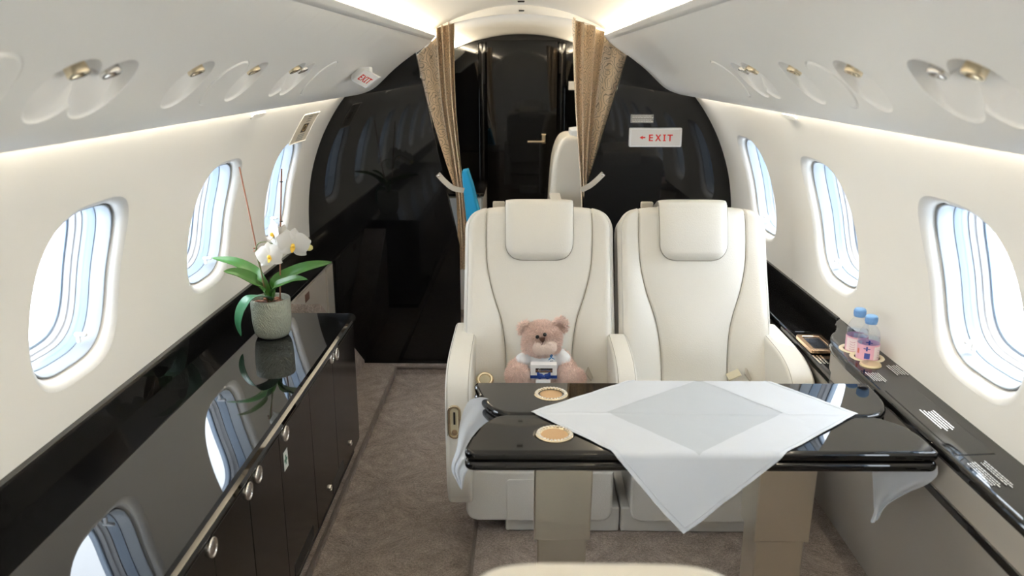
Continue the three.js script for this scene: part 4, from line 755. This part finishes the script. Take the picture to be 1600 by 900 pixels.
// ------------------------------------------------------------------ right side ledge
const YL = 0.697, XL = 0.878;
{
  const t = structure('trim_4');
  // upper ledge, ending in an S-curve next to the seat
  const s = new THREE.Shape(); s.moveTo(1.015, -Z_FRONT + 0.1); s.lineTo(1.015, 2.49); s.bezierCurveTo(0.985, 2.46, 0.975, 2.43, 0.962, 2.385); s.bezierCurveTo(0.948, 2.34, 0.90, 2.32, 0.885, 2.20); s.lineTo(XL, 2.08); s.lineTo(XL, -Z_FRONT + 0.1); s.closePath();
  const holes = [[1337, 545.5], [1354.5, 558]].map(([u, v]) => { const p = onY(u, v, YL), h = new THREE.Path(); h.absarc(p.x, -p.z, 0.034, 0, 2 * Math.PI, true); return h; });
  part('ledge_top', plan(s, YL - 0.028, YL, 0.011, 5, holes), M.lacquer, t, 'glossy black ledge under the right windows');
  const lid = [[0.896, -1.528], [0.896, -1.872], [0.976, -1.880], [0.976, -1.536]];
  part('table_lid_gap', plan([[0.8945, -1.5265], [0.8945, -1.8735], [0.9775, -1.8815], [0.9775, -1.5345]], YL - 0.004, YL + 0.0004, 0), M.black, t);
  part('table_lid', plan(lid, YL - 0.003, YL + 0.0016, 0.0006, 1), M.lacquer, t, 'flush black lid in the ledge');
  const decal = (u, v, len, wid, lines, skip) => { // rows of unreadably small print, running along the ledge
    const p = onY(u, v, YL), g = [], row = wid / lines;
    for (let i = 0; i < lines; i++) { if (i === skip) continue; let q = -len / 2 + len * 0.14 * rnd(); const e = len / 2 - len * 0.14 * rnd(); while (q < e) { const l = Math.min(e - q, len * (0.03 + 0.08 * rnd())); g.push(new THREE.PlaneGeometry(l, row * 0.40).rotateX(-Math.PI / 2).rotateY(Math.PI / 2).translate(p.x - wid / 2 + (i + 0.5) * row, YL + 0.002, p.z - q - l / 2)); q += l + len * 0.014; } }
    part('printed_notice', g, M.print, t, 'small white printed notice');
  };
  decal(1401, 579, 0.075, 0.034, 5); decal(1369, 590, 0.070, 0.036, 6); decal(1465, 657, 0.115, 0.036, 5, 9); decal(1545, 741, 0.115, 0.046, 8, 4);
  for (const h of [[1337, 545.5], [1354.5, 558]]) {
    const p = onY(...h, YL);
    const ring = part('cup_ring', lathe([[0.033, -0.002], [0.034, 0.0015], [0.0435, 0.002], [0.0455, 0.0]], p.x, YL, p.z, 48), M.tan, t, 'cream cup holder ring');
    part('cup_well', lathe([[0.0345, 0.0], [0.0345, -0.052], [0, -0.053]], p.x, YL, p.z, 36), M.black, ring);
  }
  { const p = onY(1360, 570, YL); part('call_button', lathe([[0, 0.0045], [0.018, 0.004], [0.023, 0.0052], [0.0265, 0.004], [0.028, 0]], p.x, YL, p.z, 40), M.goldMatte, t, 'round gold button on the ledge'); }
  // grey side panels and the dark channel between them
  part('upper_panel', loft([[0.889, YL - 0.02], [0.889, 0.595]].map(p => [V3(p[0], p[1], -2.20), V3(p[0], p[1], Z_FRONT - 0.1)])), M.panelGrey, t);
  part('channel', box(0.884, 0.575, -2.2, 0.93, 0.597, Z_FRONT - 0.1, 0.005), M.lacquer, t, 'black channel along the side panel');
  part('lower_panel', loft([[0.892, 0.578], [0.91, 0.5], [1.033, 0.0], [1.033, -0.02]].map(p => [V3(p[0], p[1], Z_BULK + 0.01), V3(p[0], p[1], Z_FRONT - 0.1)])), M.panelGrey, t);
  { const pts = []; for (let k = 0; k <= 24; k++) { const q = k / 24; const c = new THREE.CubicBezierCurve(new THREE.Vector2(0.962, 2.385), new THREE.Vector2(0.948, 2.34), new THREE.Vector2(0.90, 2.32), new THREE.Vector2(0.889, 2.20)).getPoint(q); pts.push([c.x + 0.008, -c.y + 0.003]); } part('end_face', loft([YL - 0.012, 0.60].map(y => [[1.012, -2.478], [0.985, -2.44], ...pts].map(p => V3(p[0], y, p[1])))), M.panelGrey, t, 'curved grey face at the end of the ledge'); }
  // lower shelf beside the seat
  part('lower_shelf', plan([[1.02, -2.15], [1.02, Z_BULK + 0.005], [0.893, Z_BULK + 0.005], [0.893, -2.15]], 0.585, 0.607, 0.008, 4), M.lacquer, t, 'lower black shelf beside the window seat');
  part('shelf_lid', plan([[0.915, -2.60], [0.915, -3.25], [0.995, -3.25], [0.995, -2.60]], 0.604, 0.6095, 0.001, 1), M.lacquer, t);
  part('back_strip', box(1.002, 0.60, Z_BULK + 0.005, 1.02, 0.692, -2.30, 0.002), M.lacquer, t, 'black strip under the right wall');
  part('cap_rail', box(0.997, 0.688, Z_BULK + 0.005, 1.02, 0.699, -2.47, 0.003), M.satin, t);
  for (let i = 0; i < 3; i++) { const p = onY(1277 + i * 5.5, 562, 0.607); part('vent_slit', box(p.x - 0.003, 0.6065, p.z - 0.035, p.x + 0.003, 0.6085, p.z + 0.035, 0.0008), M.chrome, t); }
}
{
  const c = onY(1275, 540, 0.61), t = thing('seat_controller', 'small dark touchscreen controller in a rose gold frame on the lower shelf', 'controller', [c.x, 0.607, c.z]);
  const tiltQ = g => g.rotateX(0).translate(c.x, 0.612, c.z);
  const s = new THREE.Shape(); const R = (q, w, h, r) => { q.moveTo(-w + r, -h); q.lineTo(w - r, -h); q.quadraticCurveTo(w, -h, w, -h + r); q.lineTo(w, h - r); q.quadraticCurveTo(w, h, w - r, h); q.lineTo(-w + r, h); q.quadraticCurveTo(-w, h, -w, h - r); q.lineTo(-w, -h + r); q.quadraticCurveTo(-w, -h, -w + r, -h); return q; };
  R(s, 0.040, 0.076, 0.012); s.holes.push(R(new THREE.Path(), 0.029, 0.062, 0.006));
  part('frame', tiltQ(new THREE.ExtrudeGeometry(s, { depth: 0.008, bevelEnabled: true, bevelSize: 0.002, bevelThickness: 0.002, bevelSegments: 3 }).rotateX(-Math.PI / 2)), std(lin(0.72, 0.50, 0.33), 0.25, { metalness: 1 }), t, 'rose gold frame');
  part('touchscreen', tiltQ(new THREE.BoxGeometry(0.06, 0.004, 0.126).translate(0, 0.004, 0)), M.screen, t);
  part('housing', tiltQ(new RoundedBoxGeometry(0.074, 0.008, 0.148, 2, 0.003).translate(0, -0.0005, 0)), M.satin, t);
}
// bottles
{
  const label = canvasTex(512, 192, (x, w, h) => { x.fillStyle = '#eeb9cf'; x.fillRect(0, 0, w, h); x.fillStyle = '#f7e9ee'; for (const k of [0, 256]) { x.fillRect(k + 90, 20, 110, 160); } x.fillStyle = '#3d4fa0'; for (const k of [0, 256]) { x.fillRect(k + 30, 18, 12, 56); x.fillRect(k + 12, 40, 48, 12); x.fillRect(k + 22, 100, 40, 70); } x.strokeStyle = '#c3849f'; x.lineWidth = 4; for (const k of [0, 256]) for (let i = 0; i < 4; i++) { x.beginPath(); x.arc(k + 145, 50 + i * 30, 22, 0.4, 2.7); x.stroke(); } x.fillStyle = '#e07a6a'; for (const k of [0, 256]) { x.fillRect(k + 214, 60, 20, 60); } });
  const make = (u, v, lab, tint) => {
    const p = onY(u, v, YL), y0 = YL - 0.052, t = thing('water_bottle', lab, 'bottle', [p.x, y0, p.z], 'water bottles on the window ledge');
    const prof = [[0, 0.002], [0.020, 0.001], [0.026, 0.003], [0.0292, 0.010], [0.0292, 0.030], [0.0288, 0.040], [0.0292, 0.050], [0.0292, 0.094], [0.0282, 0.098], [0.0292, 0.104], [0.0285, 0.116], [0.025, 0.128], [0.019, 0.139], [0.0135, 0.146], [0.0125, 0.150], [0.0125, 0.156]];
    part('bottle_body', lathe(prof, p.x, y0, p.z, 40), M.bottle, t, 'clear plastic bottle');
    part('water', lathe([[0, 0.004], [0.024, 0.004], [0.0275, 0.012], [0.0275, 0.10], [0.0272, 0.112], [0, 0.112]], p.x, y0, p.z, 32), M.waterThin, t);
    part('bottle_label', new THREE.CylinderGeometry(0.0297, 0.0297, 0.044, 40, 1, true).rotateY(tint).translate(p.x, y0 + 0.073, p.z), new THREE.MeshPhysicalMaterial({ map: label, roughness: 0.4, side: THREE.DoubleSide }), t, 'pink and blue printed label');
    const c = part('bottle_cap', lathe([[0, 0.174], [0.012, 0.1735], [0.0150, 0.171], [0.0158, 0.167], [0.0160, 0.157], [0.0155, 0.150], [0.0130, 0.150]], p.x, y0, p.z, 36), M.cap, t, 'light blue screw cap');
    const rib = []; for (let i = 0; i < 36; i++) { const a = i / 36 * 6.2832; rib.push(new THREE.BoxGeometry(0.0009, 0.012, 0.0009).translate(p.x + Math.cos(a) * 0.0161, y0 + 0.162, p.z + Math.sin(a) * 0.0161)); } part('cap_ribs', rib, M.cap, c);
  };
  make(1337, 545.5, 'clear water bottle with a light blue cap, partly behind the other bottle', 0.6);
  make(1354.5, 558, 'clear water bottle with a pink label, next to the round gold button', 2.2);
}

// ------------------------------------------------------------------ curtains with tie-backs
function curtain(label, pxTop, pxTie, pxEnd, s, strapPx, flatPx) {
  const d = 3.93, at = onZ(...pxTie[0], d);
  const t = thing('curtain', label, 'curtain', [at.x, 0.4, -d]);
  // gathered part: folds between an outer and an inner edge that run from ceiling to tie and on to the floor
  const edge = pts => new THREE.CatmullRomCurve3(pts.map(([u, v]) => onZ(u, v, d)));
  const A = edge([pxTop[0], pxTie[2], pxTie[0], pxEnd[0]]), B = edge([pxTop[1], pxTie[3], pxTie[1], pxEnd[1]]);
  const rows = [], n = 70, m = 96;
  for (let j = 0; j <= n; j++) { const q = j / n, a = A.getPoint(q), b = B.getPoint(q), r = []; const amp = lerp(0.030, 0.014, Math.min(1, q * 1.3)); for (let i = 0; i <= m; i++) { const k = i / m, kk = k + 0.03 * Math.sin(k * 19 + q * 3); const ph = k * Math.PI * 2 * 3.2 + 0.8 * Math.sin(q * 3 + k * 4); const p = a.clone().lerp(b, clamp(kk)); p.z += amp * Math.sin(ph) + 0.006 * Math.sin(ph * 2.3 + q * 5) + 0.02; p.x += 0.4 * amp * Math.cos(ph) * Math.sin(Math.PI * k); r.push(p); } rows.push(r); }
  part('gathered_cloth', loft(rows, false, (i, j, p) => [i / m * 0.55, p.y]), M.curtain, t, 'gathered folds of patterned beige fabric');
  // flat part drawn towards the bulkhead edge
  const Fo = edge(flatPx[0]), Fi = edge(flatPx[1]), rows2 = [];
  for (let j = 0; j <= 30; j++) { const q = j / 30, a = Fo.getPoint(q), b = Fi.getPoint(q), r = []; for (let i = 0; i <= 20; i++) { const p = a.clone().lerp(b, i / 20); p.z += -0.012 + 0.008 * Math.sin(i * 0.5 + q * 2); r.push(p); } rows2.push(r); }
  part('flat_cloth', loft(rows2, false, (i, j, p) => [p.x, p.y]), M.curtain, t);
  // strap
  const sp = strapPx.map(([u, v, dd]) => onZ(u, v, dd)), c = new THREE.CatmullRomCurve3(sp), rs = [];
  for (let j = 0; j <= 20; j++) { const p = c.getPoint(j / 20), g = c.getTangent(j / 20), nn = V3(-g.y, g.x, 0).normalize().multiplyScalar(0.0125); rs.push([p.clone().add(nn), p.clone().addScaledVector(nn, 0.3), p.clone().addScaledVector(nn, -0.3), p.clone().sub(nn)]); }
  const st = part('tieback_strap', slab(rs, 0.004), M.strap, t, 'cream tie-back strap');
  const b0 = c.getPoint(0.06); part('snap_button', lathe([[0, 0.005], [0.005, 0.0045], [0.0065, 0.0]], 0, 0, 0, 16).rotateX(Math.PI / 2).translate(b0.x, b0.y, b0.z + 0.004), M.chrome, st);
}
curtain('patterned beige curtain tied back beside the sideboard-side bulkhead', [[681, 40], [711, 33]], [[712, 295], [724, 292], [690, 160], [712, 150]], [[716, 420], [738, 420]], -1, [[684, 272, 3.84], [695, 284, 3.83], [708, 294, 3.82], [725, 298, 3.83]], [[[650, 86], [668, 160], [692, 240], [712, 300]], [[690, 50], [697, 130], [707, 220], [716, 300]]]);
curtain('patterned beige curtain tied back beside the right-hand exit sign', [[893, 27], [944, 50]], [[907, 296], [917, 292], [897, 160], [930, 160]], [[909, 420], [922, 420]], 1, [[943, 271, 3.84], [933, 281, 3.83], [922, 290, 3.82], [908, 297, 3.83]], [[[938, 50], [930, 130], [922, 220], [914, 300]], [[981, 84], [962, 150], [938, 230], [916, 300]]]);

// ------------------------------------------------------------------ signs and placards
{
  const a = onZ(984, 200, 3.86), b = onZ(1065, 230, 3.86), w = b.x - a.x, h = a.y - b.y, cx = (a.x + b.x) / 2, cy = (a.y + b.y) / 2, z = -3.862;
  const t = thing('exit_sign', 'white rectangular exit sign with a red left arrow on the black bulkhead', 'sign', [cx, cy, Z_BULK]);
  part('sign_body', box(cx - w / 2, cy - h / 2, Z_BULK + 0.001, cx + w / 2, cy + h / 2, z, 0.006, 3), M.white, t);
  const tex = canvasTex(512, 192, (x, W, Hh) => { x.fillStyle = '#d9d5d2'; x.fillRect(0, 0, W, Hh); x.fillStyle = '#d8251b'; x.font = '94px sans-serif'; x.save(); x.translate(306, 96); x.scale(1.08, 1.12); x.strokeStyle = '#d8251b'; x.lineWidth = 5; x.lineJoin = 'round'; x.textAlign = 'center'; x.textBaseline = 'middle'; 'EXIT'.split('').forEach((c, i) => { const q = [-94, -22, 38, 92][i]; x.fillText(c, q, 4); x.strokeText(c, q, 4); }); x.restore(); x.beginPath(); x.moveTo(88, 96); x.lineTo(122, 72); x.lineTo(120, 88); x.lineTo(148, 88); x.lineTo(148, 104); x.lineTo(120, 104); x.lineTo(122, 120); x.closePath(); x.fill(); });
  part('sign_face', new THREE.PlaneGeometry(w * 0.93, h * 0.82).translate(cx, cy, z + 0.0012), printMat(tex, 0.35), t, 'red EXIT lettering with an arrow');
  const p0 = onZ(986, 179, 3.885), p1 = onZ(1021, 192, 3.885);
  const ptex = canvasTex(256, 96, (x, W, Hh) => { x.fillStyle = '#8d8a85'; x.fillRect(0, 0, W, Hh); x.fillStyle = '#e6e4df'; for (const y of [12, 32, 60, 78]) { let q = 14; while (q < 236) { const l = 12 + rnd() * 26; x.fillRect(q, y, l, 9); q += l + 4; } } });
  single('bulkhead_placard', box(p0.x, p1.y, Z_BULK + 0.0005, p1.x, p0.y, Z_BULK + 0.003, 0.0006), M.plastic, 'small grey placard with white lines of text above the arrow sign', 'placard', [p0.x, p1.y, Z_BULK]).add((() => { const m = new THREE.Mesh(new THREE.PlaneGeometry(p1.x - p0.x - 0.002, p0.y - p1.y - 0.002).translate((p1.x - p0.x) / 2, (p0.y - p1.y) / 2, 0.0034), printMat(ptex)); m.name = 'placard_print'; m.receiveShadow = true; return m; })());
}
{ // blade sign on the left overhead panel
  const d = 2.98, A = onZ(549, 126, d), B = onZ(570, 109, d), C = onZ(592, 121, d), Dp = onZ(571, 138, d);
  const t = thing('exit_sign', 'small tilted white exit sign on the overhead panel near the black bulkhead', 'sign', [(A.x + C.x) / 2, (A.y + C.y) / 2, -d]);
  const quad = [A, Dp, C, B].map(p => [p.x, p.y]);
  part('sign_body', elev(quad, -d - 0.05, -d, 0.003), M.white, t);
  const c = A.clone().add(C).multiplyScalar(0.5), grow = 0.86;
  const tex = canvasTex(256, 256, (x, W, Hh) => { x.fillStyle = '#e6e4e2'; x.fillRect(0, 0, W, Hh); x.fillStyle = '#d3261d'; x.save(); x.translate(128, 132); x.scale(1, 1.75); x.font = 'bold 104px sans-serif'; x.textAlign = 'center'; x.textBaseline = 'middle'; x.fillText('EXIT', 0, 0); x.restore(); });
  const q = [B, C, A, Dp].map(p => c.clone().lerp(p, grow).setZ(-d + 0.0012));
  const g = new THREE.BufferGeometry(); g.setAttribute('position', new THREE.Float32BufferAttribute(q.flatMap(p => p.toArray()), 3)); g.setAttribute('uv', new THREE.Float32BufferAttribute([0, 1, 1, 1, 0, 0, 1, 0], 2)); g.setIndex([0, 2, 1, 1, 2, 3]); g.computeVertexNormals();
  part('sign_face', g, printMat(tex, 0.35, { side: THREE.DoubleSide }), t, 'red EXIT lettering');
  const m = psuP(-1)(0.22, -d - 0.03, 0);
  part('bracket', box(A.x - 0.01, A.y, -d - 0.10, B.x + 0.01, B.y + 0.01, -d - 0.045, 0.006), M.psu, t);
}
{ // instruction placard on the left wall above the farthest window
  const P = wallP(-1), grid = (z0, z1, y0, y1, o, n = 12) => { const rows = []; for (let j = 0; j <= n; j++) { const r = []; for (let i = 0; i <= n; i++) r.push(P(lerp(y0, y1, j / n), lerp(z0, z1, i / n), o)); rows.push(r); } return loft(rows); };
  const c = P(1.22, -3.42), t = thing('instruction_placard', 'cream instruction placard with a round pictogram on the wall above the left window', 'placard', c.toArray());
  const tex = canvasTex(256, 256, (x, W, Hh) => { x.fillStyle = '#d9d1c1'; x.fillRect(0, 0, W, Hh); x.fillStyle = '#3a3024'; x.fillRect(92, 88, 84, 78); x.strokeStyle = '#d6b878'; x.lineWidth = 9; x.beginPath(); x.arc(134, 127, 24, 0, 7); x.stroke(); x.fillStyle = '#8d8a80'; for (const y of [22, 42, 62]) x.fillRect(100, y, 70, 8); x.fillStyle = '#7f8a8c'; for (const y of [182, 198, 214, 230]) x.fillRect(80, y, 104, 8); });
  part('plate', grid(-3.30, -3.55, 1.165, 1.285, -0.002), printMat(tex, 0.4, { side: THREE.DoubleSide }), t);
  const rim = [[-3.30, 1.165], [-3.30, 1.285], [-3.55, 1.285], [-3.55, 1.165]];
  part('rim', [0, 1, 2, 3].map(i => { const [z0, y0] = rim[i], [z1, y1] = rim[(i + 1) % 4], pts = []; for (let k = 0; k <= 8; k++) pts.push(P(lerp(y0, y1, k / 8), lerp(z0, z1, k / 8), -0.002)); return tube(pts, 0.002, 16, 6); }), M.liner, t);
}

// ------------------------------------------------------------------ seen through the doorway
{
  const t = thing('lounge_seat', 'cream leather seat seen edge-on through the curtained doorway', 'seat', [0.26, 0, -4.75]);
  const d = 4.75, Pq = (u, v) => { const p = onZ(u, v, d); return [p.x, p.y]; };
  const out = curve2([Pq(858, 330), Pq(861, 285), Pq(866, 245), Pq(876, 220), Pq(890, 213), Pq(905, 217), Pq(918, 235), Pq(924, 290), Pq(926, 330)], 40);
  part('backrest', elev([...out, [out[out.length - 1][0], 0.42], [out[0][0], 0.42]].reverse(), -d - 0.42, -d, 0.03, 5), M.leather, t, 'cream leather backrest');
  part('headrest_cover', elev([Pq(893, 205), Pq(908, 203), Pq(910, 222), Pq(891, 222)].reverse(), -d - 0.3, -d - 0.06, 0.008, 3), M.cloth, t);
  part('armrest', elev([Pq(858, 300), Pq(874, 300), Pq(880, 320), [onZ(880, 330, d).x, 0.3], [onZ(858, 330, d).x, 0.3]].reverse(), -d + 0.02, -d + 0.30, 0.012, 3), M.leather, t);
  part('base', box(0.2, 0, -d - 0.4, 0.6, 0.44, -d + 0.3, 0.03, 3), M.leatherSide, t);
}
{
  const d = 4.55, Pq = (u, v) => { const p = onZ(u, v, d); return [p.x, p.y]; };
  const q = onZ(736, 340, d);
  single('blue_bag', elev([Pq(722, 268), Pq(730, 266), Pq(738, 290), Pq(745, 318), Pq(752, 345), Pq(750, 372), Pq(715, 372)].reverse(), -d - 0.12, -d, 0.012, 3), M.blueBag, 'bright blue bag standing behind the left curtain', 'bag', [q.x, 0.62, -d - 0.06]);
  const c = thing('aft_counter', 'white-fronted low cabinet behind the left curtain', 'cabinet', [-0.5, 0, -4.8]);
  const e = onZ(756, 297, 4.8);
  part('carcass', box(-0.61, 0, -5.2, e.x, e.y - 0.02, -4.69, 0.006), M.panelGrey, c); part('top', box(-0.61, e.y - 0.02, -5.2, e.x + 0.006, e.y, -4.672, 0.004), M.lacquer, c);
  part('door', box(-0.58, 0.05, -4.69, e.x - 0.01, e.y - 0.03, -4.68, 0.003), M.white, c);
  const n = onZ(895, 134, 5.6);
  single('aft_notice', box(n.x - 0.028, n.y - 0.028, -5.62, n.x + 0.03, n.y + 0.028, -5.6, 0.003), M.white, 'small white notice beside the right curtain in the doorway', 'notice', [n.x, n.y, -5.61]);
}
renderer.render(scene, camera);
